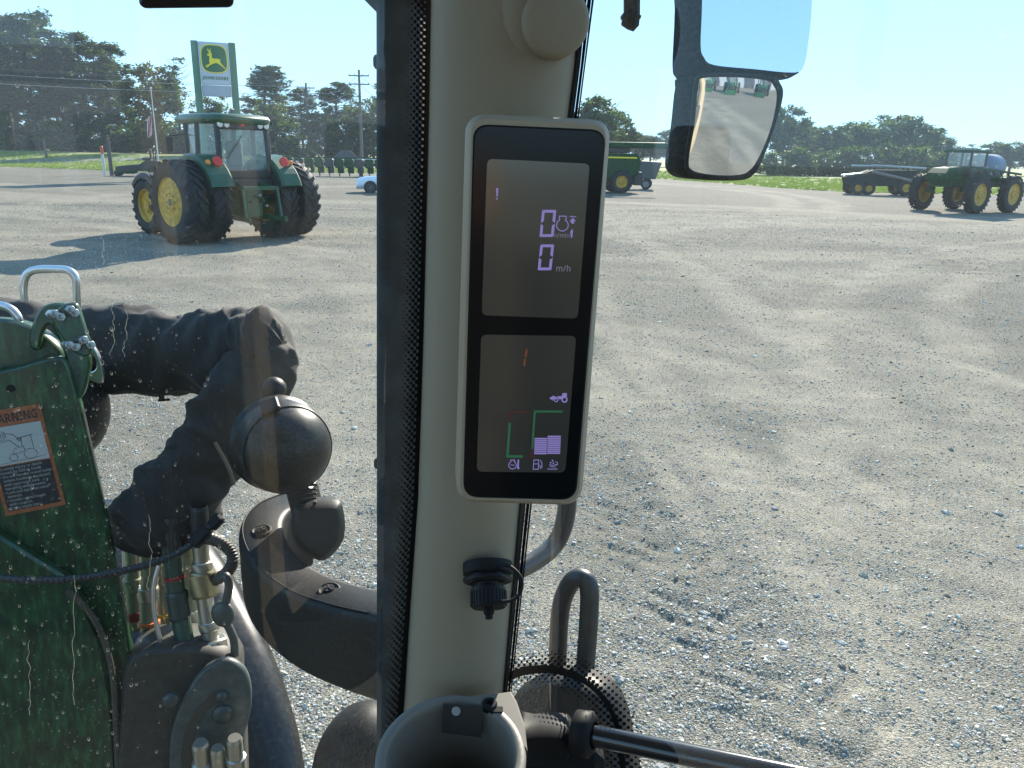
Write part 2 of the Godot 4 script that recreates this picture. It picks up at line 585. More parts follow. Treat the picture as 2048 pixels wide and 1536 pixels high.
func build_verge() -> void:
	var offs := [0.0, 0.4, 1.5, 4.0, 8.0, 12.0, 17.0, 22.0, 27.0, 32.0, 38.0, 46.0, 60.0, 90.0, 150.0, 300.0, 700.0, 1800.0]
	var cols := 241
	var vs := PackedVector3Array()
	var cs := PackedColorArray()
	for o in offs:
		for i in cols:
			var a: float = lerp(-1.3, 1.3, i / float(cols - 1))
			var r: float = edge_of(a) + o + (n2.get_noise_2d(a * 60.0, 3.0) * 0.9 if o < 5.0 else 0.0)
			var x := sin(a) * r
			var z := -cos(a) * r
			vs.append(Vector3(x, max(terrain(x, z), 0.012) if o > 0.0 else -0.06, z))
			var k := n2.get_noise_2d(x * 0.15, z * 0.15) * 0.5 + 0.5
			cs.append(Color(0.22, 0.27, 0.06).lerp(Color(0.31, 0.32, 0.085), k))
	var idx := PackedInt32Array()
	for j in offs.size() - 1:
		for i in cols - 1:
			idx.append_array([j * cols + i, (j + 1) * cols + i, (j + 1) * cols + i + 1, j * cols + i, (j + 1) * cols + i + 1, j * cols + i + 1])
	var arr := []
	arr.resize(Mesh.ARRAY_MAX)
	arr[Mesh.ARRAY_VERTEX] = vs
	arr[Mesh.ARRAY_COLOR] = cs
	arr[Mesh.ARRAY_INDEX] = idx
	var st := SurfaceTool.new()
	var am := ArrayMesh.new()
	am.add_surface_from_arrays(Mesh.PRIMITIVE_TRIANGLES, arr)
	st.create_from(am, 0)
	st.generate_normals()
	tag(hang("lawn", st.commit(), M("grass_ground", Color(1, 1, 1), 0.95, 0.0, {"vc": true, "tex": "fine", "scale": 0.35, "back": Color(0.3, 0.35, 0.1)}), self), "mown grass verge between the gravel yard and the woods", "lawn", "", "structure")
	# blades
	var g := Geo.new()
	for k in 7:
		var a := k * 2.4
		var p := Vector3(cos(a), 0, sin(a)) * 0.12
		var t := p * 1.6 + Vector3(0, 0.13 + 0.03 * (k % 3), 0)
		var s := Vector3(-sin(a), 0, cos(a)) * 0.03
		g.tri(p - s, p + s, t)
	var mm := MultiMesh.new()
	mm.transform_format = MultiMesh.TRANSFORM_3D
	mm.use_colors = true
	mm.mesh = g.mesh()
	mm.instance_count = 26000
	for i in mm.instance_count:
		var a := rng.randf_range(-0.75, 0.75)
		var r: float = edge_of(a) + 0.3 + 26.0 * pow(rng.randf(), 1.3)
		var p := Vector3(sin(a) * r, 0, -cos(a) * r)
		p.y = terrain(p.x, p.z)
		mm.set_instance_transform(i, Transform3D(Basis.from_euler(Vector3(0, rng.randf() * TAU, 0)).scaled(Vector3.ONE * rng.randf_range(0.5, 1.2)), p))
		var k := rng.randf()
		mm.set_instance_color(i, Color(0.18 + 0.13 * k, 0.26 + 0.05 * k, 0.06))
	var mi := MultiMeshInstance3D.new()
	mi.name = "grass"
	mi.multimesh = mm
	mi.material_override = M("grass_blade", Color(1, 1, 1), 0.7, 0.0, {"vc": true, "back": Color(0.6, 0.7, 0.3)})
	add_child(mi)
	tag(mi, "short green grass blades along the verge", "grass", "", "stuff")
	# country road
	var rg := Geo.new()
	var left := []
	var right := []
	for i in 80:
		var a: float = lerp(-1.1, 0.12, i / 79.0)
		var r: float = lerp(113.0, 102.0, smoothstep(-1.1, -0.2, a))
		for s in [0, 1]:
			var rr: float = r + s * 6.5
			var p := Vector3(sin(a) * rr, 0, -cos(a) * rr)
			p.y = terrain(p.x, p.z) + 0.04
			(left if s == 0 else right).append(p)
	for i in 79: rg.quad(left[i], left[i + 1], right[i + 1], right[i], 1)
	tag(part("road", rg, M("road", Color(0.22, 0.215, 0.2), 0.9, 0.0, {"tex": "mottle", "scale": 0.3}), self), "pale paved country road running past the trees", "road", "", "structure")

# ---------------------------------------------------------------- trees
func crown_mesh(kind: String, sd: int) -> ArrayMesh:     # unit tree, height 1, leaf sprays in clumps round the limb ends
	var r := RandomNumberGenerator.new()
	r.seed = sd
	var vs := PackedVector3Array()
	var ns := PackedVector3Array()
	var cs := PackedColorArray()
	var clumps := []
	match kind:
		"pine":
			for i in 100:
				var t := pow(r.randf(), 0.85)
				var a := r.randf() * TAU
				var lobe := 0.75 + 0.25 * sin(a * 3.0 + sd) * cos(t * 9.0 + sd)
				var reach := 0.17 * lobe * pow(max(1.0 - pow(abs(t - 0.4) / 0.66, 2.0), 0.02), 0.55) * pow(r.randf(), 0.45)
				clumps.append([Vector3(cos(a) * reach, 0.24 + 0.73 * t + r.randf_range(-0.02, 0.02), sin(a) * reach), r.randf_range(0.022, 0.045), 0.8])
		"oak":
			for i in 90:
				var d := Vector3(r.randfn(), r.randfn(), r.randfn()).normalized() * pow(r.randf(), 0.4)
				var k := 1.0 + 0.25 * sin(d.x * 5.0 + sd) * cos(d.z * 4.0 + sd * 2)
				clumps.append([Vector3(d.x * 0.36 * k, 0.6 + d.y * 0.36 * k, d.z * 0.36 * k), r.randf_range(0.045, 0.085), 0.75])
		"bush":
			for i in 44:
				var d := Vector3(r.randfn(), abs(r.randfn()), r.randfn()).normalized() * pow(r.randf(), 0.4)
				clumps.append([Vector3(d.x * 0.7, 0.08 + d.y * 0.82, d.z * 0.7), r.randf_range(0.1, 0.19), 0.8])
		"thin":
			for i in 46:
				var t := r.randf()
				var a := r.randf() * TAU
				var reach := (0.05 + 0.16 * (1.0 - t)) * r.randf_range(0.3, 1.0)
				clumps.append([Vector3(cos(a) * reach, 0.35 + 0.63 * t, sin(a) * reach), r.randf_range(0.02, 0.04), 0.7])
	var per: int = {"pine": 70, "oak": 90, "bush": 75, "thin": 30}[kind]
	var leaf: float = {"pine": 0.014, "oak": 0.018, "bush": 0.05, "thin": 0.011}[kind]
	for c in clumps:
		var tone := r.randf_range(0.7, 1.25)
		var yel := r.randf_range(-0.01, 0.02)
		for k in per:
			var d := Vector3(r.randfn(), r.randfn() * c[2], r.randfn()) * 0.55
			if d.length() > 1.5: d = d.normalized() * 1.5
			var p: Vector3 = c[0] + d * c[1]
			var u := Vector3(r.randfn(), r.randfn() * 0.6, r.randfn()).normalized()
			var w := u.cross(Vector3(r.randfn(), r.randfn(), r.randfn()).normalized()).normalized()
			var l := leaf * r.randf_range(0.6, 1.4)
			var b := l * (0.35 if kind == "pine" else 0.6)
			var nn := (u.cross(w) * 0.6 + d.normalized()).normalized()
			var col: Color = {"pine": Color(0.05, 0.068, 0.034), "oak": Color(0.075, 0.105, 0.038), "bush": Color(0.075, 0.11, 0.035), "thin": Color(0.06, 0.075, 0.045)}[kind]
			col = Color(col.r * tone + yel, col.g * tone + yel, col.b * tone)
			for q in [p - u * l, p + w * b, p + u * l, p - u * l, p + u * l, p - w * b]:
				vs.append(q); ns.append(nn); cs.append(col)
	var arr := []
	arr.resize(Mesh.ARRAY_MAX)
	arr[Mesh.ARRAY_VERTEX] = vs
	arr[Mesh.ARRAY_NORMAL] = ns
	arr[Mesh.ARRAY_COLOR] = cs
	var am := ArrayMesh.new()
	am.add_surface_from_arrays(Mesh.PRIMITIVE_TRIANGLES, arr)
	return am

func trunk_mesh(kind: String, sd: int) -> ArrayMesh:
	var r := RandomNumberGenerator.new()
	r.seed = sd
	var g := Geo.new()
	var tall: float = {"pine": 0.95, "oak": 0.8, "bush": 0.6, "thin": 0.97}[kind]
	var thick: float = {"pine": 0.013, "oak": 0.022, "bush": 0.04, "thin": 0.009}[kind]
	var pts := []
	var rad := []
	var sway := Vector3(r.randfn(), 0, r.randfn()) * 0.012
	for i in 9:
		var t := i / 8.0
		pts.append(Vector3(0, t * tall - 0.01, 0) + sway * sin(t * 3.0))
		rad.append(thick * (1.15 - t * 0.95))
	g.tube(pts, rad, 7)
	var n: int = {"pine": 20, "oak": 12, "bush": 7, "thin": 26}[kind]
	for i in n:
		var y: float = r.randf_range(0.3, 0.9) * tall
		if kind == "bush": y = r.randf_range(0.02, 0.3)
		var a := r.randf() * TAU
		var l: float = {"pine": 0.13, "oak": 0.3, "bush": 0.6, "thin": 0.14}[kind] * r.randf_range(0.5, 1.1)
		var rise: float = {"pine": 0.25, "oak": 0.8, "bush": 0.9, "thin": 0.7}[kind]
		var p := Vector3(0, y, 0)
		var q := p + Vector3(cos(a), rise * 0.6, sin(a)) * l * 0.5
		var e := p + Vector3(cos(a), rise, sin(a)) * l
		g.tube([p, q, e], [thick * 0.4, thick * 0.25, thick * 0.08], 4)
	return g.mesh()

func tree(kind: String, called: String, label: String, category: String, group: String, px: float, d: float, top: float, wide := 1.0) -> Node3D:
	var v := rng.randi() % 4
	var key := kind + str(v)
	if not cache.has(key):
		cache[key] = [crown_mesh(kind, 100 + v * 7), trunk_mesh(kind, 100 + v * 7)]
	var foot := W(px, 330, d)
	foot.y = terrain(foot.x, foot.z)
	var h := W(px, top, d).y - foot.y
	var t := thing(called, label, category, foot, rng.randf() * TAU, group)
	t.scale = Vector3(h * wide, h, h * wide)
	var fol := M("leaf_" + kind, Color(1, 1, 1), 0.65, 0.0, {"vc": true, "back": Color(0.9, 1.0, 0.4), "spec": 0.25})
	hang("crown", cache[key][0], fol, t, false)
	hang("trunk", cache[key][1], M("bark", Color(0.10, 0.08, 0.06), 0.9, 0.0, {"tex": "streak", "scale": 1.5}), t, false)
	return t

func build_trees() -> void:
	var gl := "tall pines along the road"
	# [x, distance, top, width]
	var pines := [[8, 118, 36, 1.0], [42, 126, 24, 0.95], [78, 117, 32, 1.0], [112, 124, 24, 0.95], [146, 118, 74, 1.0], [182, 122, 66, 1.0], [214, 116, 100, 1.05], [246, 121, 88, 1.1], [-40, 120, 20, 1.0], [-85, 122, 30, 1.0], [128, 134, 110, 1.1], [20, 140, 90, 1.1]]
	for i in pines.size():
		var q = pines[i]
		tree("pine", "pine_tree", "tall dark pine standing in the dense woods left of the flagpole", "tree", gl, q[0], q[1], q[2], q[3] * 1.5)
	tree("oak", "leafy_tree", "light green leafy tree behind the flagpole", "tree", "leafy trees", 318, 112, 122, 0.95)
	tree("thin", "sparse_tree", "thin half bare tree close beside the tall sign", "tree", "", 368, 116, 106, 1.35)
	tree("oak", "leafy_tree", "dark leafy tree behind the cab roof of the green tractor", "tree", "leafy trees", 432, 122, 190, 1.1)
	tree("pine", "pine_tree", "broad domed pine rising behind the cab of the green tractor", "tree", gl, 545, 120, 130, 2.3)
	tree("oak", "leafy_tree", "bright yellow green tree beside the tractor cab", "tree", "leafy trees", 556, 106, 200, 0.95)
	tree("pine", "pine_tree", "dark pine between the broad domed pine and the utility poles", "tree", gl, 610, 126, 178, 1.9)
	tree("pine", "pine_tree", "domed pine between the two utility poles", "tree", gl, 682, 122, 163, 2.3)
	tree("oak", "leafy_tree", "rounded tree hard against the corner post, left side", "tree", "leafy trees", 748, 118, 190, 1.1)
	tree("thin", "sparse_tree", "thin tree top showing beside the dark outer post", "tree", "", 770, 125, 158, 1.6)
	tree("oak", "leafy_tree", "dark leafy tree low behind the tractor fender and planter", "tree", "leafy trees", 640, 116, 220, 1.3)
	tree("oak", "leafy_tree", "dark leafy tree low at the foot of the utility poles", "tree", "leafy trees", 705, 113, 228, 1.2)
	for q in [[20, 108, 236, 1.6], [75, 112, 232, 1.8], [130, 110, 240, 1.7], [185, 112, 236, 1.7], [240, 110, 244, 1.6], [290, 113, 238, 1.5], [345, 113, 236, 1.6], [395, 112, 246, 1.6], [470, 112, 240, 1.6], [520, 114, 250, 1.7], [600, 112, 262, 1.7], [660, 113, 258, 1.7], [725, 113, 264, 1.6]]:
		tree("bush", "understory_bush", "dark undergrowth bush in the shade along the foot of the woods", "bush", "undergrowth at the foot of the woods", q[0], q[1] + 7.0, q[2], q[3] * 0.8)
	# right of the post
	tree("oak", "leafy_tree", "large round tree just right of the display", "tree", "leafy trees", 1188, 118, 188, 1.2)
	tree("oak", "leafy_tree", "smaller tree at the shoulder of the large round tree", "tree", "leafy trees", 1238, 128, 240, 1.2)
	for q in [[1268, 262], [1300, 268], [1334, 258], [1366, 262]]:
		tree("oak", "leafy_tree", "hazy far tree between the display and the side mirror", "tree", "far trees beyond the combine", q[0], 165, q[1], 1.6)
	var mid := [[1420, 132, 240, 1.0, "tree showing behind the lower mirror housing"], [1500, 130, 215, 0.9, "tree hidden mostly behind the lower side mirror"], [1566, 122, 206, 0.62, "upright tree rising just right of the side mirror"], [1606, 128, 240, 0.9, "tree filling the gap right of the upright tree"], [1652, 120, 248, 0.9, "pale green tree above the dark planter, right of the mirror"], [1700, 126, 236, 0.8, "feathery tree over the middle of the dark machine"], [1760, 122, 222, 0.85, "tallest rounded tree over the right end of the dark machine"], [1812, 118, 228, 0.9, "dark dense rounded tree left of the sprayer cab"], [1850, 132, 252, 0.9, "tree behind the hood of the sprayer"]]
	for q in mid:
		tree("oak", "leafy_tree", q[4], "tree", "leafy trees", q[0], q[1], q[2], q[3] * 1.55)
	for q in [[1545, 300], [1600, 292], [1640, 300], [1690, 288], [1730, 292], [1780, 284], [1830, 290], [1880, 300]]:
		tree("bush", "hedge_bush", "dark rounded bush in the hedge behind the dark machine", "bush", "hedge bushes at the yard end", q[0], 104, q[1], 1.1)
	for q in [[1905, 288], [1945, 292], [1985, 284], [2020, 280], [2056, 286], [2100, 280]]:
		tree("oak", "leafy_tree", "far low tree above the sprayer and its tank", "tree", "far low trees above the sprayer", q[0], 150, q[1], 1.8)

# ---------------------------------------------------------------- sign, poles, posts
func deer_outline() -> PackedVector2Array:               # the leaping animal of the sign, 0..1 wide, y up
	return PackedVector2Array([Vector2(0.12, 0.23), Vector2(0.20, 0.27), Vector2(0.33, 0.34), Vector2(0.30, 0.42), Vector2(0.31, 0.52), Vector2(0.34, 0.62), Vector2(0.28, 0.64), Vector2(0.23, 0.68), Vector2(0.24, 0.72), Vector2(0.31, 0.74), Vector2(0.33, 0.78), Vector2(0.27, 0.86), Vector2(0.26, 0.95), Vector2(0.29, 0.95), Vector2(0.31, 0.88), Vector2(0.36, 0.82), Vector2(0.36, 0.92), Vector2(0.39, 0.97), Vector2(0.40, 0.88), Vector2(0.41, 0.78), Vector2(0.45, 0.72), Vector2(0.43, 0.66), Vector2(0.44, 0.57), Vector2(0.53, 0.54), Vector2(0.65, 0.56), Vector2(0.74, 0.52), Vector2(0.79, 0.55), Vector2(0.80, 0.50), Vector2(0.77, 0.44), Vector2(0.84, 0.33), Vector2(0.95, 0.22), Vector2(1.0, 0.12), Vector2(0.96, 0.13), Vector2(0.88, 0.22), Vector2(0.74, 0.31), Vector2(0.64, 0.37), Vector2(0.52, 0.35), Vector2(0.42, 0.31), Vector2(0.30, 0.25), Vector2(0.22, 0.16), Vector2(0.16, 0.15), Vector2(0.22, 0.22), Vector2(0.13, 0.19)])

func text_mesh(s: String, size: float, depth := 0.004, bold := false) -> TextMesh:
	var f := SystemFont.new()
	f.font_names = PackedStringArray(["Droid Sans"])
	if bold: f.font_weight = 700
	var t := TextMesh.new()
	t.text = s
	t.font = f
	t.font_size = 32
	t.pixel_size = size / 32.0
	t.depth = depth
	t.curve_step = 1.5
	return t

func build_sign() -> void:
	var d := 64.0
	var foot := W(446, 330, d)
	foot.y = 0.0
	var s := thing("pylon_sign", "tall dealer sign with yellow leaping deer on green, behind the tractor", "sign", foot, 0.35)
	var top := W(438, 84, d).y
	var k := d / FOCAL * 0.9
	var green := M("sign_green", Color(0.045, 0.15, 0.085), 0.5)
	for sx in [-1, 1]:
		var g := Geo.new()
		g.box(Transform3D(Basis.IDENTITY, Vector3(sx * 36.0 * k, top * 0.5 - 0.1, 0)), Vector3(14.0 * k, top + 0.2, 14.0 * k), 0.05)
		part("post", g, green, s, false)
	var g2 := Geo.new()
	g2.box(Transform3D(Basis.IDENTITY, Vector3(0, top - 42.0 * k, 0.02)), Vector3(57.0 * k, 82.0 * k, 0.36), 0.05)
	var panel := part("panel", g2, M("sign_white", Color(0.48, 0.52, 0.56), 0.4), s, false)
	var lg := Geo.new()
	var rr := PackedVector2Array()
	var rr2 := PackedVector2Array()
	for i in 40:
		var a := TAU * i / 40.0
		var q := Vector2(sign(cos(a)) * pow(abs(cos(a)), 0.6), sign(sin(a)) * pow(abs(sin(a)), 0.6))
		rr.append(q * Vector2(26.0, 27.5) * k)
		rr2.append(q * Vector2(24.0, 25.5) * k)
	var lc := Vector3(0, top - 33.0 * k, 0.2)
	lg.prism(rr, 0.0, 0.03, Transform3D(Basis.IDENTITY, lc))
	var yellow := M("sign_yellow", Color(0.82, 0.66, 0.02), 0.45)
	part("emblem_border", lg, yellow, panel, false)
	var lg2 := Geo.new()
	lg2.prism(rr2, 0.03, 0.05, Transform3D(Basis.IDENTITY, lc))
	part("emblem_field", lg2, M("emblem_green", Color(0.015, 0.12, 0.04), 0.45), panel, false)
	var dg := Geo.new()
	var deer := PackedVector2Array()
	for q in deer_outline(): deer.append((q - Vector2(0.53, 0.54)) * Vector2(44.0, 46.0) * k)
	dg.prism(deer, 0.05, 0.075, Transform3D(Basis.IDENTITY, lc))
	part("deer_emblem", dg, yellow, panel, false)
	var tx := hang("lettering", text_mesh("JOHN DEERE", 8.6 * k, 0.03, true), M("sign_letter", Color(0.05, 0.14, 0.06), 0.5), panel, false)
	tx.position = Vector3(0, top - 70.0 * k, 0.215)
	var g3 := Geo.new()
	g3.box(Transform3D(Basis.IDENTITY, Vector3(0, top - 95.0 * k, 0)), Vector3(57.0 * k, 22.0 * k, 0.3), 0.05)
	part("name_panel", g3, M("sign_grey", Color(0.36, 0.40, 0.44), 0.4), s, false)

func pole_line(px: float, top: float, d: float, label: String) -> Vector3:
	var foot := W(px, 330, d)
	foot.y = terrain(foot.x, foot.z) - 0.1
	var h := W(px, top, d).y - foot.y
	var t := thing("utility_pole", label, "utility pole", foot, 0.0, "utility poles by the road")
	var wood := M("pole_wood", Color(0.11, 0.10, 0.09), 0.9)
	var g := Geo.new()
	g.tube([Vector3.ZERO, Vector3(0, h * 0.5, 0), Vector3(0, h, 0)], [0.22, 0.18, 0.14], 8)
	part("pole", g, wood, t, false)
	for y in [h - 0.7, h - 1.7]:
		var c := Geo.new()
		c.bar(Vector3(-1.3, y, 0.15), Vector3(1.3, y, 0.15), 0.12, 0.14, 0.01)
		part("crossarm", c, wood, t, false)
		for x in [-1.2, -0.5, 0.5, 1.2]:
			var i := Geo.new()
			i.lathe([Vector2(0.03, 0), Vector2(0.06, 0.06), Vector2(0.06, 0.2), Vector2(0, 0.24)], 8, Transform3D(Basis.IDENTITY, Vector3(x, y + 0.06, 0.15)))
			part("insulator", i, M("insulator", Color(0.4, 0.42, 0.42), 0.3), t, false)
	return foot + Vector3(0, h, 0)

func build_yard_things() -> void:
	var a := pole_line(724, 140, 104, "tallest utility pole, close left of the dark outer post")
	var b := pole_line(620, 166, 119, "shorter utility pole above the planter")
	var c := Vector3(-110, a.y + 1.0, -70)
	var e := W(900, 200, 90)
	var cable := M("power_cable", Color(0.25, 0.25, 0.24), 0.6)
	var runs := [[c, b, -0.5], [c, b, -1.5], [b, a, -0.5], [b, a, -1.5], [a, e, -0.5], [a, e, -1.6]]
	for i in runs.size():
		var q = runs[i]
		var g := Geo.new()
		var pts := []
		for k in 17:
			var t := k / 16.0
			pts.append((q[0] as Vector3).lerp(q[1], t) + Vector3(0, q[2] - 4.0 * t * (1.0 - t) * 1.6, 0.15))
		g.tube(pts, 0.028, 4)
		tag(part("power_line", g, cable, self), ["upper power line crossing the pines toward the shorter pole", "lower power line crossing the pines toward the shorter pole", "upper power line between the two utility poles", "lower power line between the two utility poles", "upper power line dropping from the tallest pole behind the post", "lower power line dropping from the tallest pole behind the post"][i], "power line", "power lines")
	# flag
	var foot := W(318, 330, 66)
	foot.y = 0.0
	var t := thing("flagpole", "white flagpole with a limp red striped flag beside the tractor", "flagpole", foot)
	var h := W(312, 178, 66).y
	var g := Geo.new()
	g.tube([Vector3.ZERO, Vector3(0, h, 0)], [0.06, 0.035], 8)
	g.ball(Vector3(0, h + 0.06, 0), Vector3.ONE * 0.09, 10)
	part("pole", g, M("flag_pole", Color(0.55, 0.56, 0.55), 0.4), t, false)
	for k in 6:
		var f := Geo.new()
		var rings := []
		for j in 9:
			var y: float = h - 1.9 - j * 0.2
			var r := PackedVector3Array()
			for s in 2:
				var u: float = -0.08 - (k + s) * 0.075 - 0.02 * j
				r.append(Vector3(u, y - (k + s) * 0.06, 0.05 + 0.07 * sin((k + s) * 2.1 + j * 0.5)))
			rings.append(r)
		f.loft(rings, false, false, 1)
		part("stripe", f, M("flag_red", Color(0.35, 0.05, 0.06), 0.8) if k % 2 == 0 else M("flag_white", Color(0.6, 0.58, 0.58), 0.8), t, false)
	# marker posts
	for q in [[209, 292, 342, 68, 0.12, "white marker post with an orange top at the grass edge", "o"], [223, 274, 342, 67, 0.16, "dark weathered timber post next to the orange marker", "d"], [92, 279, 306, 98, 0.16, "short dark post standing before the road, near the frame edge", "d"]]:
		var p := W(q[0], q[2], q[3])
		p.y = terrain(p.x, p.z)
		var hh := W(q[0], q[1], q[3]).y - p.y
		var m := thing("marker_post", q[5], "post", p, 0.3, "posts on the verge")
		var cut := 0.72 if q[6] == "o" else 0.92
		var g1 := Geo.new()
		g1.lathe([Vector2(0, -0.1), Vector2(q[4], -0.1), Vector2(q[4] * 0.9, hh * cut)], 9, Transform3D.IDENTITY, true)
		part("shaft", g1, M("marker_white", Color(0.6, 0.58, 0.55), 0.6) if q[6] == "o" else M("post_wood", Color(0.09, 0.085, 0.075), 0.9), m, false)
		var g3 := Geo.new()
		g3.lathe([Vector2(q[4] * 0.94, hh * cut), Vector2(q[4] * 0.92, hh * 0.97), Vector2(q[4] * 0.5, hh), Vector2(0, hh)], 9, Transform3D.IDENTITY, true)
		part("cap", g3, M("marker_orange", Color(0.6, 0.09, 0.02), 0.5) if q[6] == "o" else M("post_wood", Color(0.09, 0.085, 0.075), 0.9), m, false)
	# farm shed roof far right
	var sp := W(1884, 330, 145)
	sp.y = terrain(sp.x, sp.z)
	var shed := thing("farm_shed", "grey shed roof showing among trees left of the sprayer cab", "shed", sp, 0.2)
	var sg := Geo.new()
	sg.box(Transform3D(Basis.IDENTITY, Vector3(0, 2.0, 0)), Vector3(7, 4.2, 7), 0.05)
	part("wall", sg, M("shed_wall", Color(0.24, 0.26, 0.28), 0.7), shed, false)
	var rg := Geo.new()
	rg.prism(PackedVector2Array([Vector2(-3.9, 4.05), Vector2(3.9, 4.05), Vector2(3.9, 4.5), Vector2(-3.9, 4.75)]), -3.8, 3.8)
	part("roof", rg, M("shed_roof", Color(0.12, 0.13, 0.145), 0.7), shed, false)

# ---------------------------------------------------------------- wheels and vehicles (own axes: forward is -z, ground at y 0)
func tyre_mesh(r: float, w: float, rim: float, lugs: int) -> ArrayMesh:
	var key := "tyre%.2f_%.2f" % [r, w]
	if cache.has(key): return cache[key]
	var g := Geo.new()
	var xf := Transform3D(Basis(Vector3(0, 0, 1), Vector3(1, 0, 0), Vector3(0, 1, 0)), Vector3.ZERO)   # lathe axis y -> x
	var core := r * (0.955 if lugs > 0 else 0.985)
	g.lathe([Vector2(rim * 0.97, -w * 0.40), Vector2(rim * 1.03, -w * 0.44), Vector2((rim + r) * 0.5, -w * 0.52), Vector2(core * 0.96, -w * 0.48), Vector2(core, -w * 0.38), Vector2(core * 1.005, 0), Vector2(core, w * 0.38), Vector2(core * 0.96, w * 0.48), Vector2((rim + r) * 0.5, w * 0.52), Vector2(rim * 1.03, w * 0.44), Vector2(rim * 0.97, w * 0.40)], 44, xf)
	for s in [-1, 1]:
		for k in lugs:
			var a0 := TAU * (k + (0.5 if s > 0 else 0.0)) / lugs
			var sweep := 0.9 * TAU / lugs
			var hw := 0.16 * TAU / lugs
			var rings := []
			for e in 5:
				var t := e / 4.0
				var x: float = s * lerp(0.01, w * 0.53, t)
				var a := a0 + sweep * t
				var top: float = r - (0.0 if t < 0.9 else r * 0.02)
				var low: float = core * 0.97 - (0.0 if t < 0.9 else r * 0.05)
				var ring := PackedVector3Array()
				for q in [[low, -hw * 1.2], [top, -hw], [top, hw], [low, hw * 1.2]]:
					ring.append(Vector3(x, q[0] * sin(a + q[1]), q[0] * cos(a + q[1])))
				rings.append(ring)
			g.loft(rings, true, true, -1)
	cache[key] = g.mesh()
	return cache[key]

func rim_mesh(rim: float, w: float, deep: float) -> ArrayMesh:
	var key := "rim%.2f_%.2f_%.2f" % [rim, w, deep]
	if cache.has(key): return cache[key]
	var g := Geo.new()
	var xf := Transform3D(Basis(Vector3(0, 0, 1), Vector3(1, 0, 0), Vector3(0, 1, 0)), Vector3.ZERO)
	var o := w * 0.43
	g.lathe([Vector2(rim, -o), Vector2(rim * 0.9, -o * 0.8), Vector2(rim * 0.88, o * 0.55), Vector2(rim, o), Vector2(rim * 0.985, o * 1.03), Vector2(rim * 0.93, o * 0.9), Vector2(rim * 0.87, o - deep), Vector2(rim * 0.55, o - deep * 1.2), Vector2(rim * 0.42, o - deep * 0.8), Vector2(rim * 0.3, o - deep * 0.7), Vector2(rim * 0.28, o - deep * 0.2), Vector2(0.0, o - deep * 0.2)], 36, xf, true)
	for k in 8:
		var a := TAU * k / 8.0
		g.lathe([Vector2(0.02, 0), Vector2(0.02, 0.035), Vector2(0, 0.035)], 6, Transform3D(xf.basis, Vector3(o - deep * 0.85, sin(a) * rim * 0.36, cos(a) * rim * 0.36)), true)
	cache[key] = g.mesh()
	return cache[key]

func wheel(parent: Node3D, at: Vector3, r: float, w: float, rim: float, side: int, rim_mat: Material, lugs := 22, deep := 0.1, turn := 0.0) -> void:
	var n := Node3D.new()
	n.name = "wheel"
	parent.add_child(n, true)
	n.position = at
	n.rotation.y = (0.0 if side > 0 else PI) + turn
	hang("tyre", tyre_mesh(r, w, rim, lugs), M("tyre_rubber", Color(0.018, 0.018, 0.019), 0.75, 0.0, {"tex": "mottle", "scale": 2.0, "world": false}), n, false)
	hang("rim", rim_mesh(rim, w, deep), rim_mat, n, false)

func lamp_disc(parent: Node3D, called: String, at: Vector3, r: float, m: Material, dir := Vector3.BACK) -> void:
	var g := Geo.new()
	g.lathe([Vector2(r * 1.05, -0.04), Vector2(r * 1.05, 0.005), Vector2(r * 0.9, 0.012), Vector2(0, 0.018)], 14, aim(dir, at, Vector3.RIGHT if abs(dir.x) < 0.9 else Vector3.UP), true)
	part(called, g, m, parent, false)

func pane(parent: Node3D, called: String, c: Array, m: Material) -> void:
	var g := Geo.new()
	g.quad(c[0], c[1], c[2], c[3])
	part(called, g, m, parent, false)

func arch(g: Geo, axis_x: float, c: Vector3, r: float, w: float, a0: float, a1: float, th := 0.03, n := 16) -> void:   # a mudguard round an axle along x
	var rings := []
	for i in n + 1:
		var a: float = lerp(a0, a1, i / float(n))
		var d := Vector3(0, sin(a), cos(a))
		var ring := PackedVector3Array()
		for q in [[-w * 0.5, -0.10], [-w * 0.5, 0.0], [-w * 0.4, 0.05], [w * 0.4, 0.05], [w * 0.5, 0.0], [w * 0.5, -0.10], [w * 0.44, -0.10], [w * 0.4, 0.05 - th], [-w * 0.4, 0.05 - th], [-w * 0.44, -0.10]]:
			ring.append(c + Vector3(axis_x + q[0], 0, 0) + d * (r + q[1]))
		rings.append(ring)
	g.loft(rings, true, true, -1)

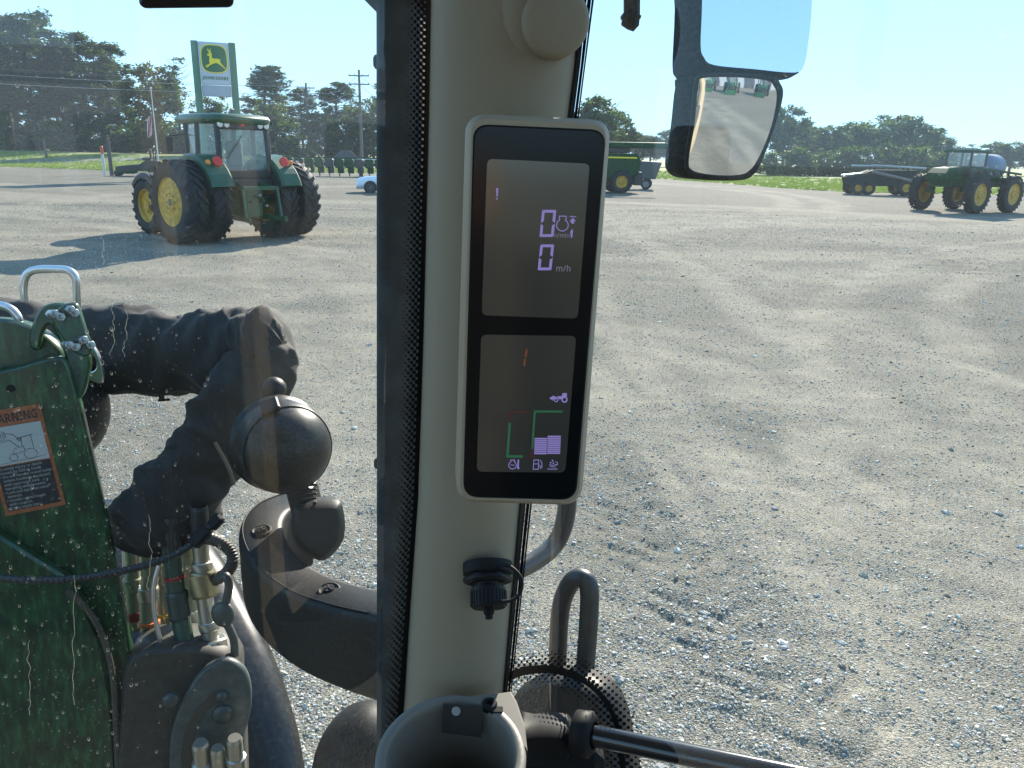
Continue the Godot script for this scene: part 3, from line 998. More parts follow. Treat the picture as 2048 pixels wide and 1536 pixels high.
func make_tractor(label: String) -> Node3D:
	var t := thing("farm_tractor", label, "tractor", Vector3.ZERO, 0.0, "green farm tractors in the yard")
	var green := M("machine_green", Color(0.018, 0.10, 0.035), 0.4, 0.0, {"coat": 0.15, "tex": "mottle", "scale": 0.8, "world": false})
	var dark := M("machine_black", Color(0.02, 0.021, 0.022), 0.5)
	var yellow := M("wheel_yellow", Color(0.72, 0.40, 0.012), 0.45, 0.0, {"tex": "mottle", "scale": 0.9, "world": false})
	var glass := M("cab_glass", Color(0.35, 0.5, 0.45), 0.04, 0.0, {"alpha": 0.22})
	var rz := 0.65
	for s in [-1, 1]:
		wheel(t, Vector3(s * 0.98, 1.0, rz), 1.0, 0.5, 0.58, s, yellow, 22, 0.12)
		wheel(t, Vector3(s * 1.68, 1.0, rz), 1.0, 0.5, 0.58, s, yellow, 22, 0.02)
		wheel(t, Vector3(s * 0.96, 0.74, -2.15), 0.74, 0.45, 0.44, s, yellow, 20, 0.08)
		var fg := Geo.new()
		arch(fg, s * 1.0, Vector3(0, 1.0, rz), 1.10, 0.62, deg_to_rad(20), deg_to_rad(150))
		part("fender", fg, green, t, false)
		lamp_disc(t, "tail_lamp", Vector3(s * 0.96, 1.98, rz + 0.78), 0.12, M("lamp_red", Color(0.6, 0.03, 0.015), 0.2), Vector3(0, 0.35, 1))
		lamp_disc(t, "marker_lamp", Vector3(s * 1.2, 1.96, rz + 0.74), 0.06, M("lamp_amber", Color(0.7, 0.22, 0.02), 0.2), Vector3(0, 0.35, 1))
		var fx := Geo.new()
		arch(fx, s * 0.96, Vector3(0, 0.74, -2.15), 0.82, 0.46, deg_to_rad(25), deg_to_rad(140))
		part("wheel_fender", fx, dark, t, false)
	var ch := Geo.new()
	ch.box(Transform3D(Basis.IDENTITY, Vector3(0, 1.0, -0.9)), Vector3(0.55, 0.6, 3.9), 0.05)
	ch.box(Transform3D(Basis.IDENTITY, Vector3(0, 1.05, rz)), Vector3(0.75, 0.85, 0.9), 0.08)
	ch.bar(Vector3(-1.9, 1.0, rz), Vector3(1.9, 1.0, rz), 0.24, 0.24, 0.05)
	ch.bar(Vector3(-0.9, 0.72, -2.15), Vector3(0.9, 0.72, -2.15), 0.2, 0.22, 0.04)
	part("chassis", ch, green, t, false)
	var hood := Geo.new()
	var rings := []
	for q in [[-0.6, 1.98, 0.46], [-1.4, 1.94, 0.45], [-2.3, 1.84, 0.42], [-2.9, 1.68, 0.36], [-3.05, 1.45, 0.32]]:
		var r := PackedVector3Array()
		for p in [[-1.0, 0.0], [-1.0, 0.7], [-0.85, 0.93], [-0.5, 1.0], [0.5, 1.0], [0.85, 0.93], [1.0, 0.7], [1.0, 0.0]]:
			r.append(Vector3(p[0] * q[2], lerp(1.15, q[1], p[1]), q[0]))
		rings.append(r)
	hood.loft(rings, true, true, 1)
	part("hood", hood, green, t, false)
	var gr := Geo.new()
	gr.box(Transform3D(Basis.IDENTITY, Vector3(0, 1.25, -3.05)), Vector3(0.62, 0.55, 0.12), 0.03)
	gr.box(Transform3D(Basis.IDENTITY, Vector3(0, 0.85, -3.15)), Vector3(0.7, 0.35, 0.4), 0.04)
	part("grille", gr, dark, t, false)
	# cab
	var lowc := [Vector3(-0.62, 1.45, -0.62), Vector3(0.62, 1.45, -0.62), Vector3(0.82, 1.5, 0.25), Vector3(0.72, 1.62, 1.12), Vector3(-0.72, 1.62, 1.12), Vector3(-0.82, 1.5, 0.25)]
	var topc := [Vector3(-0.70, 2.86, -0.42), Vector3(0.70, 2.86, -0.42), Vector3(0.80, 2.86, 0.3), Vector3(0.70, 2.86, 1.06), Vector3(-0.70, 2.86, 1.06), Vector3(-0.80, 2.86, 0.3)]
	for i in 6:
		var pg := Geo.new()
		pg.bar(lowc[i], topc[i], 0.09 if i in [2, 5] else 0.12, 0.12, 0.02)
		part("cab_post", pg, dark, t, false)
		var j := (i + 1) % 6
		pane(t, "cab_window", [lowc[i].lerp(topc[i], 0.02), lowc[j].lerp(topc[j], 0.02), topc[j], topc[i]], glass)
	var cb := Geo.new()
	cb.box(Transform3D(Basis.IDENTITY, Vector3(0, 1.42, 0.3)), Vector3(1.5, 0.3, 1.75), 0.06)
	cb.box(Transform3D(Basis.IDENTITY, Vector3(0, 1.66, 1.1)), Vector3(1.4, 0.22, 0.1), 0.03)
	part("cab_floor", cb, dark, t, false)
	var seat := Geo.new()
	seat.box(Transform3D(Basis.IDENTITY, Vector3(0, 1.8, 0.35)), Vector3(0.5, 0.14, 0.5), 0.05)
	seat.box(Transform3D(Basis.IDENTITY, Vector3(0, 2.15, 0.62)), Vector3(0.48, 0.62, 0.12), 0.05)
	seat.tube([Vector3(0.1, 1.7, -0.3), Vector3(0.05, 2.1, -0.15)], 0.04, 8)
	seat.lathe([Vector2(0.17, 0), Vector2(0.2, 0.015), Vector2(0.17, 0.03)], 16, aim(Vector3(0, 1, 0.5), Vector3(0.05, 2.1, -0.14)))
	part("seat", seat, M("cab_seat", Color(0.06, 0.06, 0.06), 0.8), t, false)
	var roof := Geo.new()
	var rr := []
	for q in [[2.84, 0.86], [2.88, 0.97], [2.98, 1.0], [3.06, 0.95], [3.1, 0.8]]:
		var r := PackedVector3Array()
		for p in [[-0.82, -0.75], [-0.62, -0.92], [0.62, -0.92], [0.82, -0.75], [0.88, 0.3], [0.82, 1.12], [0.66, 1.28], [-0.66, 1.28], [-0.82, 1.12], [-0.88, 0.3]]:
			r.append(Vector3(p[0] * q[1], q[0], 0.2 + (p[1] - 0.2) * q[1]))
		rr.append(r)
	roof.loft(rr, true, true, 1)
	part("roof", roof, green, t, false)
	var skirt := Geo.new()
	skirt.box(Transform3D(Basis.IDENTITY, Vector3(0, 2.83, 1.08)), Vector3(1.5, 0.2, 0.14), 0.03)
	part("roof_skirt", skirt, dark, t, false)
	for x in [-0.66, -0.48, 0.48, 0.66]:
		lamp_disc(t, "work_lamp", Vector3(x, 2.84, 1.17), 0.07, M("lamp_clear", Color(0.75, 0.75, 0.72), 0.12), Vector3(0, -0.1, 1))
	lamp_disc(t, "plate_lamp", Vector3(-0.05, 2.86, 1.17), 0.06, M("lamp_red", Color(0.6, 0.03, 0.015), 0.2))
	# rear window wiper and exhaust
	var wp := Geo.new()
	wp.bar(Vector3(-0.5, 2.05, 1.14), Vector3(-0.05, 2.6, 1.13), 0.025, 0.02, 0.004)
	part("wiper", wp, dark, t, false)
	var ex := Geo.new()
	ex.tube([Vector3(0.72, 1.4, -0.75), Vector3(0.75, 2.2, -0.72), Vector3(0.78, 3.15, -0.7), Vector3(0.8, 3.3, -0.6)], [0.1, 0.1, 0.06, 0.06], 10)
	part("exhaust_pipe", ex, M("exhaust_grey", Color(0.2, 0.2, 0.2), 0.4, 0.6), t, false)
	# hitch
	for s in [-1, 1]:
		var h := Geo.new()
		h.bar(Vector3(s * 0.28, 1.42, rz + 0.45), Vector3(s * 0.5, 1.3, rz + 1.1), 0.08, 0.12, 0.01)
		h.bar(Vector3(s * 0.5, 1.35, rz + 1.05), Vector3(s * 0.52, 0.62, rz + 1.15), 0.07, 0.07, 0.01)
		h.bar(Vector3(s * 0.3, 0.62, rz + 0.3), Vector3(s * 0.54, 0.58, rz + 1.35), 0.09, 0.12, 0.01)
		part("lift_arm", h, green, t, false)
	var hb := Geo.new()
	hb.bar(Vector3(-0.5, 1.34, rz + 1.06), Vector3(0.5, 1.34, rz + 1.06), 0.09, 0.1, 0.01)
	hb.box(Transform3D(Basis.IDENTITY, Vector3(0, 0.95, rz + 0.6)), Vector3(0.5, 0.7, 0.35), 0.04)
	hb.bar(Vector3(0, 1.2, rz + 0.5), Vector3(0.02, 1.05, rz + 1.15), 0.07, 0.07, 0.01)
	part("hitch_frame", hb, green, t, false)
	var db := Geo.new()
	db.bar(Vector3(0, 0.5, rz - 0.2), Vector3(0, 0.48, rz + 1.15), 0.12, 0.05, 0.01)
	for s in [-1, 1]: db.tube([Vector3(s * 0.15, 1.0, rz + 0.8), Vector3(s * 0.15, 1.0, rz + 0.86)], 0.03, 8)
	part("drawbar", db, dark, t, false)
	for k in 3:
		var c := Geo.new()
		c.lathe([Vector2(0.03, 0), Vector2(0.035, 0.08), Vector2(0.0, 0.09)], 8, aim(Vector3(0.1, 0, 1), Vector3(0.12 + 0.09 * k, 1.15 - 0.13 * k, rz + 0.78)))
		part("hydraulic_coupler", c, M("bright_steel", Color(0.6, 0.6, 0.6), 0.3, 0.9), t, false)
	for s in [-1, 1]:
		var mg := Geo.new()
		mg.bar(Vector3(s * 0.72, 2.6, -0.5), Vector3(s * 1.15, 2.55, -0.45), 0.03, 0.03, 0.005)
		mg.box(Transform3D(Basis.IDENTITY, Vector3(s * 1.2, 2.35, -0.43)), Vector3(0.2, 0.36, 0.06), 0.02)
		part("mirror", mg, dark, t, false)
	return t

func loader_for(t: Node3D) -> void:                       # front loader arms for the tractors behind
	var green := M("machine_green", Color.WHITE)
	for s in [-1, 1]:
		var g := Geo.new()
		g.bar(Vector3(s * 0.55, 1.1, -0.9), Vector3(s * 0.6, 2.1, -0.8), 0.14, 0.25, 0.02)
		g.bar(Vector3(s * 0.6, 2.05, -0.8), Vector3(s * 0.6, 1.9, -2.6), 0.1, 0.2, 0.02)
		g.bar(Vector3(s * 0.6, 1.9, -2.6), Vector3(s * 0.6, 0.5, -4.0), 0.1, 0.2, 0.02)
		part("loader_arm", g, green, t, false)
	var b := Geo.new()
	b.prism(PackedVector2Array([Vector2(0, 0.05), Vector2(0.75, 0.03), Vector2(0.78, 0.06), Vector2(0.15, 0.12), Vector2(0.12, 0.65), Vector2(0.0, 0.7)]), -1.1, 1.1, Transform3D(Basis(Vector3(0, 0, -1), Vector3(0, 1, 0), Vector3(1, 0, 0)), Vector3(0, 0, -4.0)))
	part("bucket", b, green, t, false)

func make_car(called: String, label: String, paint: Material, at: Vector3, turn: float, tall: float) -> Node3D:
	var t := thing(called, label, "car", at, turn)
	var g := Geo.new()
	# side profile in (z, y), nose at -z; bulged across
	var prof := [[-2.26, 0.50, 0.60], [-2.22, 0.74, 0.74], [-2.05, 0.86, 0.82], [-1.6, 0.94, 0.87], [-0.95, 0.99, 0.89], [0.2, 1.0, 0.9], [1.5, 1.03, 0.89], [2.1, 0.98, 0.84], [2.22, 0.62, 0.78]]
	var rings := []
	for q in prof:
		var r := PackedVector3Array()
		for p in [[-0.92, 0.0], [-1.0, 0.35], [-0.98, 0.7], [-0.86, 0.95], [-0.5, 1.0], [0.5, 1.0], [0.86, 0.95], [0.98, 0.7], [1.0, 0.35], [0.92, 0.0]]:
			r.append(Vector3(p[0] * q[2], lerp(0.24, q[1] * (0.6 + 0.4 * tall), p[1]), q[0]))
		rings.append(r)
	g.loft(rings, true, true, 1)
	part("body", g, paint, t, false)
	var by := 0.97 * (0.6 + 0.4 * tall)
	var ty := 1.45 * tall
	var c := Geo.new()
	var cr := []
	for q in [[by - 0.03, -1.0, 2.0, 0.82], [by + 0.2, -0.62, 1.75, 0.78], [ty - 0.06, -0.2, 1.25, 0.66], [ty, 0.05, 1.0, 0.58]]:
		cr.append(PackedVector3Array([Vector3(-q[3], q[0], q[1]), Vector3(q[3], q[0], q[1]), Vector3(q[3], q[0], q[2]), Vector3(-q[3], q[0], q[2])]))
	c.loft(cr, true, true, -1)
	part("cabin", c, M("car_glass", Color(0.02, 0.025, 0.03), 0.05), t, false)
	var rf := Geo.new()
	rf.box(Transform3D(Basis.IDENTITY, Vector3(0, ty + 0.005, 0.52)), Vector3(1.2, 0.05, 1.15), 0.02)
	for s in [-1, 1]:
		for z in [[-0.95, -0.12], [0.45, 0.5], [1.95, 1.15]]:
			rf.bar(Vector3(s * 0.825, by, z[0]), Vector3(s * 0.63, ty, z[1]), 0.06, 0.06, 0.01)
	part("roof", rf, paint, t, false)
	var steel := M("alloy_rim", Color(0.3, 0.31, 0.33), 0.35, 0.7)
	for s in [-1, 1]:
		for z in [-1.4, 1.35]:
			var wa := Geo.new()
			wa.lathe([Vector2(0.0, 0.0), Vector2(0.40, 0.0), Vector2(0.40, 0.1), Vector2(0, 0.1)], 24, aim(Vector3(s, 0, 0), Vector3(s * 0.80, 0.34, z), Vector3.UP), true)
			part("wheel_arch", wa, M("machine_black", Color.WHITE), t, false)
			wheel(t, Vector3(s * 0.81, 0.33, z), 0.33, 0.22, 0.22, s, steel, 0, 0.03)
		lamp_disc(t, "headlamp", Vector3(s * 0.62, 0.68, -2.16), 0.1, M("lamp_clear", Color.WHITE), Vector3(s * 0.3, 0.2, -1))
		lamp_disc(t, "tail_lamp", Vector3(s * 0.66, 0.8, 2.16), 0.09, M("lamp_red", Color.WHITE), Vector3(s * 0.2, 0, 1))
	return t

func build_machines() -> void:
	# the tractor in the yard, seen from behind
	var rear := G(482, 478)
	var turn := deg_to_rad(51.0)
	var head := Vector3(-sin(turn), 0, -cos(turn))
	var t := make_tractor("large green tractor with dual rear wheels parked on the gravel, seen from behind")
	t.position = rear + head * 0.65
	t.scale = Vector3(1.04, 1.07, 1.04)
	t.rotation.y = turn
	cache["tractor"] = t
	# white car, dark car
	var cw := G(738, 386)
	make_car("white_car", "white car with its front end showing left of the dark outer post", M("paint_white", Color(0.66, 0.69, 0.74), 0.25, 0.0, {"coat": 1.0}), cw + Vector3(1.4, 0, -0.8), PI / 2 + 0.15, 1.1)
	var dk := W(700, 325, 104)
	dk.y = terrain(dk.x, dk.z) + 0.05
	make_car("dark_car", "dark car on the road behind the planter", M("paint_dark", Color(0.02, 0.025, 0.035), 0.2, 0.0, {"coat": 1.0}), dk, -PI / 2 + 0.2, 1.3)
	build_planter()
	build_combine()
	build_sprayer()
	build_seeder()
	build_mower()

func build_planter() -> void:
	var p := W(655, 346, 78)
	p.y = 0.0
	var t := thing("row_planter", "long low green planter with many row units at the yard edge", "planter", p, 0.12)
	var green := M("implement_green", Color(0.014, 0.085, 0.03), 0.6, 0.0, {"spec": 0.2, "tex": "mottle", "scale": 0.7, "world": false})
	var b := Geo.new()
	b.bar(Vector3(-5.8, 1.15, 0), Vector3(6.5, 1.15, 0), 0.28, 0.3, 0.03)
	b.bar(Vector3(-5.8, 1.75, -0.7), Vector3(6.5, 1.75, -0.7), 0.12, 0.14, 0.02)
	part("toolbar", b, green, t, false)
	for k in 13:
		var x := -5.4 + k * 0.95
		var u := Geo.new()
		u.bar(Vector3(x, 1.1, 0.1), Vector3(x, 0.55, 0.75), 0.12, 0.16, 0.02)
		u.box(Transform3D(Basis.IDENTITY, Vector3(x, 1.25, 0.72)), Vector3(0.78, 0.85, 0.6), 0.08)
		u.box(Transform3D(Basis.IDENTITY, Vector3(x + 0.1, 0.62, 0.2)), Vector3(0.6, 0.6, 0.7), 0.05)
		u.lathe([Vector2(0.0, -0.03), Vector2(0.33, -0.03), Vector2(0.33, 0.03), Vector2(0.0, 0.03)], 16, aim(Vector3(1, 0, 0), Vector3(x, 0.33, 0.75), Vector3.UP), true)
		part("row_unit", u, green if k % 3 else M("implement_dark", Color(0.03, 0.035, 0.035), 0.5), t, false)
	var h := Geo.new()
	var pts := []
	for k in 13:
		var a := PI * k / 12.0
		pts.append(Vector3(-1.6 - cos(a) * 1.2, 1.2 + sin(a) * 1.0, -0.2))
	h.tube(pts, 0.07, 8)
	part("hoop", h, green, t, false)
	for x in [-3.0, 3.2]:
		wheel(t, Vector3(x, 0.5, -0.9), 0.5, 0.35, 0.3, 1, M("wheel_yellow", Color.WHITE), 0, 0.05)
	var l := Geo.new()
	l.box(Transform3D(Basis.IDENTITY, Vector3(4.6, 1.62, 0.2)), Vector3(3.4, 0.16, 0.3), 0.03)
	part("white_tube", l, M("implement_white", Color(0.6, 0.62, 0.6), 0.4), t, false)

func build_combine() -> void:
	var p := G(1232, 385)
	var t := thing("combine_harvester", "green combine harvester with a yellow stripe, half hidden by the display", "combine harvester", p, PI / 2 + 0.12)
	var green := M("implement_green", Color.WHITE)
	var yellow := M("wheel_yellow", Color.WHITE)
	var dark := M("machine_black", Color.WHITE)
	var b := Geo.new()
	b.prism(PackedVector2Array([Vector2(-5.4, 1.0), Vector2(0.6, 0.95), Vector2(1.25, 1.35), Vector2(1.35, 2.2), Vector2(1.1, 2.65), Vector2(-5.6, 2.75)]), -1.35, 1.35, Transform3D(Basis(Vector3(0, 0, 1), Vector3(0, 1, 0), Vector3(-1, 0, 0)), Vector3.ZERO), 0.12)
	part("body", b, green, t, false)
	for s in [-1, 1]:
		var st := Geo.new()
		st.box(Transform3D(Basis.IDENTITY, Vector3(s * 1.362, 2.4, -2.2)), Vector3(0.03, 0.1, 6.4), 0.005)
		part("stripe", st, M("sign_yellow", Color.WHITE), t, false)
		wheel(t, Vector3(s * 1.25, 0.78, 0.0), 0.78, 0.5, 0.42, s, yellow, 20, 0.06)
		wheel(t, Vector3(s * 1.45, 0.98, -4.2), 0.98, 0.7, 0.5, s, yellow, 22, 0.06)
	var ax := Geo.new()
	ax.bar(Vector3(-1.2, 0.8, 0), Vector3(1.2, 0.8, 0), 0.22, 0.25, 0.03)
	ax.box(Transform3D(Basis.IDENTITY, Vector3(0, 1.0, 1.3)), Vector3(2.2, 0.9, 0.7), 0.1)
	part("straw_chopper", ax, dark, t, false)
	var au := Geo.new()
	au.tube([Vector3(-1.3, 2.9, -4.0), Vector3(-1.35, 3.2, -3.2), Vector3(-1.4, 3.25, 2.9)], 0.2, 12)
	au.tube([Vector3(-1.4, 3.25, 2.9), Vector3(-1.4, 3.1, 3.25)], [0.22, 0.18], 12)
	part("unloading_auger", au, green, t, false)
	var gt := Geo.new()
	gt.prism(PackedVector2Array([Vector2(-4.2, 2.7), Vector2(0.4, 2.7), Vector2(0.7, 3.3), Vector2(-4.5, 3.4)]), -1.3, 1.3, Transform3D(Basis(Vector3(0, 0, 1), Vector3(0, 1, 0), Vector3(-1, 0, 0)), Vector3.ZERO), 0.06)
	part("grain_tank", gt, dark, t, false)
	# grey trailer behind it
	var q := W(1294, 352, 64)
	q.y = 0.0
	var tr := thing("grey_trailer", "small grey hopper trailer standing right of the combine", "trailer", q, PI / 2 - 0.2)
	var tg := Geo.new()
	tg.prism(PackedVector2Array([Vector2(-0.9, 0.8), Vector2(0.7, 0.8), Vector2(1.1, 2.1), Vector2(-1.2, 2.2)]), -0.8, 0.8, Transform3D(Basis(Vector3(0, 0, 1), Vector3(0, 1, 0), Vector3(-1, 0, 0)), Vector3.ZERO), 0.05)
	part("hopper", tg, M("trailer_grey", Color(0.07, 0.08, 0.085), 0.7), tr, false)
	for s in [-1, 1]:
		wheel(tr, Vector3(s * 0.85, 0.42, 0), 0.42, 0.25, 0.25, s, M("alloy_rim", Color.WHITE), 0, 0.04)

func build_sprayer() -> void:
	var p := G(1950, 424)
	var turn := deg_to_rad(122.0)
	var t := thing("crop_sprayer", "tall green crop sprayer with big yellow wheels and a grey blue tank", "sprayer", p + Vector3(-0.5, 0, -0.4), turn)
	var green := M("implement_green", Color.WHITE)
	var dark := M("machine_black", Color.WHITE)
	var yellow := M("wheel_yellow", Color.WHITE)
	for s in [-1, 1]:
		for z in [-1.6, 1.7]:
			wheel(t, Vector3(s * 1.5, 0.97, z), 0.97, 0.42, 0.56, s, yellow, 24, 0.05)
			var lg := Geo.new()
			lg.bar(Vector3(s * 1.15, 0.95, z), Vector3(s * 1.0, 1.75, z), 0.2, 0.22, 0.03)
			part("wheel_leg", lg, green, t, false)
	var f := Geo.new()
	f.bar(Vector3(-1.1, 1.7, -1.6), Vector3(1.1, 1.7, -1.6), 0.22, 0.22, 0.02)
	f.bar(Vector3(-1.1, 1.7, 1.7), Vector3(1.1, 1.7, 1.7), 0.22, 0.22, 0.02)
	f.bar(Vector3(0, 1.55, -2.6), Vector3(0, 1.55, 3.4), 1.3, 0.5, 0.05)
	part("frame", f, green, t, false)
	var h := Geo.new()
	h.prism(PackedVector2Array([Vector2(-3.1, 1.65), Vector2(-1.2, 1.65), Vector2(-1.2, 2.35), Vector2(-2.7, 2.25), Vector2(-3.1, 2.0)]), -0.55, 0.55, Transform3D(Basis(Vector3(0, 0, 1), Vector3(0, 1, 0), Vector3(-1, 0, 0)), Vector3.ZERO), 0.06)
	part("hood", h, green, t, false)
	var c := Geo.new()
	c.box(Transform3D(Basis.IDENTITY, Vector3(0, 2.0, -0.5)), Vector3(1.6, 0.75, 1.7), 0.08)
	part("cab_base", c, dark, t, false)
	var lo := [Vector3(-0.65, 2.3, -1.2), Vector3(0.65, 2.3, -1.2), Vector3(0.65, 2.3, 0.25), Vector3(-0.65, 2.3, 0.25)]
	for i in 4:
		var j := (i + 1) % 4
		var pg := Geo.new()
		pg.bar(lo[i], lo[i] + Vector3(0, 0.78, 0), 0.1, 0.1, 0.01)
		part("cab_post", pg, dark, t, false)
		pane(t, "cab_window", [lo[i], lo[j], lo[j] + Vector3(0, 0.78, 0), lo[i] + Vector3(0, 0.78, 0)], M("cab_glass", Color.WHITE))
	var r := Geo.new()
	r.box(Transform3D(Basis.IDENTITY, Vector3(0, 3.13, -0.5)), Vector3(1.6, 0.14, 1.85), 0.05)
	part("roof", r, green, t, false)
	var tk := Geo.new()
	tk.tube([Vector3(0, 2.3, 0.45), Vector3(0, 2.3, 0.6), Vector3(0, 2.3, 2.3), Vector3(0, 2.3, 2.5)], [0.45, 0.72, 0.72, 0.45], 20)
	part("spray_tank", tk, M("tank_blue", Color(0.09, 0.13, 0.19), 0.5), t, false)
	for s in [-1, 1]:
		var bm := Geo.new()
		bm.bar(Vector3(s * 1.2, 2.0, 3.0), Vector3(s * 1.25, 2.35, -2.2), 0.1, 0.1, 0.01)
		bm.bar(Vector3(s * 1.2, 1.6, 3.0), Vector3(s * 1.25, 2.0, -1.6), 0.08, 0.08, 0.01)
		for k in 6:
			bm.bar(Vector3(s * 1.2, 1.65 + 0.07 * k, 2.8 - k * 0.8), Vector3(s * 1.2, 2.02 + 0.06 * k, 2.4 - k * 0.8), 0.05, 0.05, 0.005)
		part("folded_boom", bm, green, t, false)
	var ex := Geo.new()
	ex.tube([Vector3(0.5, 2.2, 0.35), Vector3(0.5, 3.0, 0.4)], 0.06, 8)
	part("exhaust_pipe", ex, M("exhaust_grey", Color.WHITE), t, false)

func build_seeder() -> void:
	var p := G(1760, 390)
	var t := thing("air_seeder", "dark farm machine with long pale tubes on top, before the hedge", "seeder", p, PI / 2 - 0.1)
	var dark := M("seeder_dark", Color(0.015, 0.03, 0.026), 0.8, 0.0, {"spec": 0.15})
	var b := Geo.new()
	b.prism(PackedVector2Array([Vector2(-2.7, 0.7), Vector2(2.7, 0.7), Vector2(2.9, 1.3), Vector2(2.3, 1.95), Vector2(-1.0, 1.9), Vector2(-2.1, 1.5), Vector2(-2.9, 1.3)]), -0.9, 0.9, Transform3D(Basis(Vector3(0, 0, 1), Vector3(0, 1, 0), Vector3(-1, 0, 0)), Vector3.ZERO), 0.08)
	part("body", b, dark, t, false)
	var h := Geo.new()
	h.bar(Vector3(0, 1.62, -1.6), Vector3(0, 1.42, -3.1), 1.0, 0.12, 0.03)
	part("hood", h, M("hood_pale", Color(0.30, 0.34, 0.31), 0.35), t, false)
	for s in [-1, 1]:
		for z in [[-2.1, 0.52], [-1.3, 0.5], [1.5, 0.62]]:
			wheel(t, Vector3(s * 1.0, z[1], z[0]), z[1], 0.4, z[1] * 0.5, s, M("wheel_yellow", Color.WHITE), 16, 0.05)
	var k := 0
	for q in [[Vector3(0.6, 2.2, -2.3), Vector3(0.6, 2.1, 2.8)], [Vector3(-0.6, 2.25, -1.2), Vector3(-0.6, 2.1, 2.9)]]:
		var g := Geo.new()
		g.tube([q[0], q[1]], 0.075, 10)
		part("boom_tube", g, M("tube_pale", Color(0.34, 0.36, 0.37), 0.4, 0.3), t, false)
		for z in [-0.9, 1.6]:
			var u := Geo.new()
			u.bar(Vector3(q[0].x, 1.8, z), Vector3(q[0].x, 2.12, z), 0.1, 0.1, 0.01)
			part("tube_stand", u, dark, t, false)
		k += 1
	var dgn := Geo.new()
	dgn.tube([Vector3(-1.0, 1.75, -1.2), Vector3(-1.15, 1.1, 2.1)], 0.13, 10)
	part("auger_tube", dgn, M("tube_brown", Color(0.17, 0.15, 0.13), 0.6), t, false)

func build_mower() -> void:
	var p := W(285, 343, 67)
	p.y = 0.0
	var t := thing("ride_on_mower", "dark ride-on machine parked at the grass edge left of the flagpole", "mower", p, PI / 2 + 0.3)
	t.scale = Vector3.ONE * 1.3
	var dark := M("machine_black", Color.WHITE)
	var b := Geo.new()
	b.prism(PackedVector2Array([Vector2(-1.5, 0.35), Vector2(1.1, 0.35), Vector2(1.1, 1.0), Vector2(0.3, 1.0), Vector2(-0.1, 0.75), Vector2(-0.7, 0.7), Vector2(-1.5, 0.6)]), -0.5, 0.5, Transform3D(Basis(Vector3(0, 0, 1), Vector3(0, 1, 0), Vector3(-1, 0, 0)), Vector3.ZERO), 0.05)
	part("body", b, dark, t, false)
	var s := Geo.new()
	s.box(Transform3D(Basis.IDENTITY, Vector3(0, 1.08, 0.35)), Vector3(0.55, 0.15, 0.5), 0.05)
	s.box(Transform3D(Basis.IDENTITY, Vector3(0, 1.4, 0.6)), Vector3(0.5, 0.6, 0.12), 0.05)
	part("seat", s, dark, t, false)
	var d := Geo.new()
	d.box(Transform3D(Basis.IDENTITY, Vector3(0, 0.28, -0.9)), Vector3(1.7, 0.22, 1.1), 0.06)
	part("cutting_deck", d, M("implement_green", Color.WHITE), t, false)
	for sx in [-1, 1]:
		wheel(t, Vector3(sx * 0.6, 0.34, 0.75), 0.34, 0.3, 0.18, sx, dark, 12, 0.04)
		wheel(t, Vector3(sx * 0.5, 0.2, -1.4), 0.2, 0.18, 0.1, sx, dark, 0, 0.03)
	var rb := Geo.new()
	rb.tube(curve([Vector3(-0.45, 0.9, 0.8), Vector3(-0.45, 1.6, 0.85), Vector3(-0.3, 1.85, 0.85), Vector3(0.3, 1.85, 0.85), Vector3(0.45, 1.6, 0.85), Vector3(0.45, 0.9, 0.8)], 4), 0.035, 8)
	part("roll_bar", rb, dark, t, false)

func build_behind() -> void:
	# what the side mirror shows: tractors and the dealer's hall behind the cab
	var src: Node3D = cache["tractor"]
	var spots := [[Vector3(17.0, 0, 23.0), 0.65, "green loader tractor mirrored in the middle of the lower side mirror"], [Vector3(23.0, 0, 18.0), 0.95, "green loader tractor mirrored at the tip of the lower side mirror"], [Vector3(13.0, 0, 28.0), 0.45, "green loader tractor mirrored near the post side of the lower side mirror"]]
	for i in 3:
		var c := copy(src, spots[i][0], spots[i][1], spots[i][2], "green farm tractors in the yard")
		loader_for(c)
	var hall := thing("dealer_hall", "grey metal dealer hall mirrored at the top of the lower side mirror", "building", Vector3(40, 0, 44), PI / 4)
	var g := Geo.new()
	g.box(Transform3D(Basis.IDENTITY, Vector3(0, 3.2, 0)), Vector3(44, 6.4, 14), 0.05)
	part("wall", g, M("hall_wall", Color(0.3, 0.33, 0.36), 0.6), hall, false)
	var r := Geo.new()
	r.prism(PackedVector2Array([Vector2(-7.4, 6.2), Vector2(7.4, 6.2), Vector2(0, 8.4)]), -22.4, 22.4, Transform3D(Basis(Vector3(0, 0, 1), Vector3(0, 1, 0), Vector3(-1, 0, 0)), Vector3.ZERO))
	part("roof", r, M("shed_roof", Color.WHITE), hall, false)
	for x in [-14.0, -6.0, 2.0, 10.0]:
		var d := Geo.new()
		d.box(Transform3D(Basis.IDENTITY, Vector3(x, 2.1, -7.05)), Vector3(4.6, 4.2, 0.12), 0.03)
		part("door", d, M("hall_door", Color(0.05, 0.06, 0.07), 0.5), hall, false)

# ---------------------------------------------------------------- the cab we sit in
const FWD := Vector3(-0.5736, 0, -0.8192)
const RGT := Vector3(0.8192, 0, -0.5736)
var shield_p: Vector3       # a point in the windshield and in the door glass
var door_p: Vector3
var cab: Node3D

func cabp(f: float, r: float, y: float) -> Vector3:
	return FWD * f + RGT * r + Vector3(0, y, 0)

func row_at(table: Array, py: float) -> float:
	for i in table.size() - 1:
		if py <= table[i + 1][0]:
			return lerp(float(table[i][1]), float(table[i + 1][1]), (py - table[i][0]) / (table[i + 1][0] - table[i][0]))
	return table[-1][1]

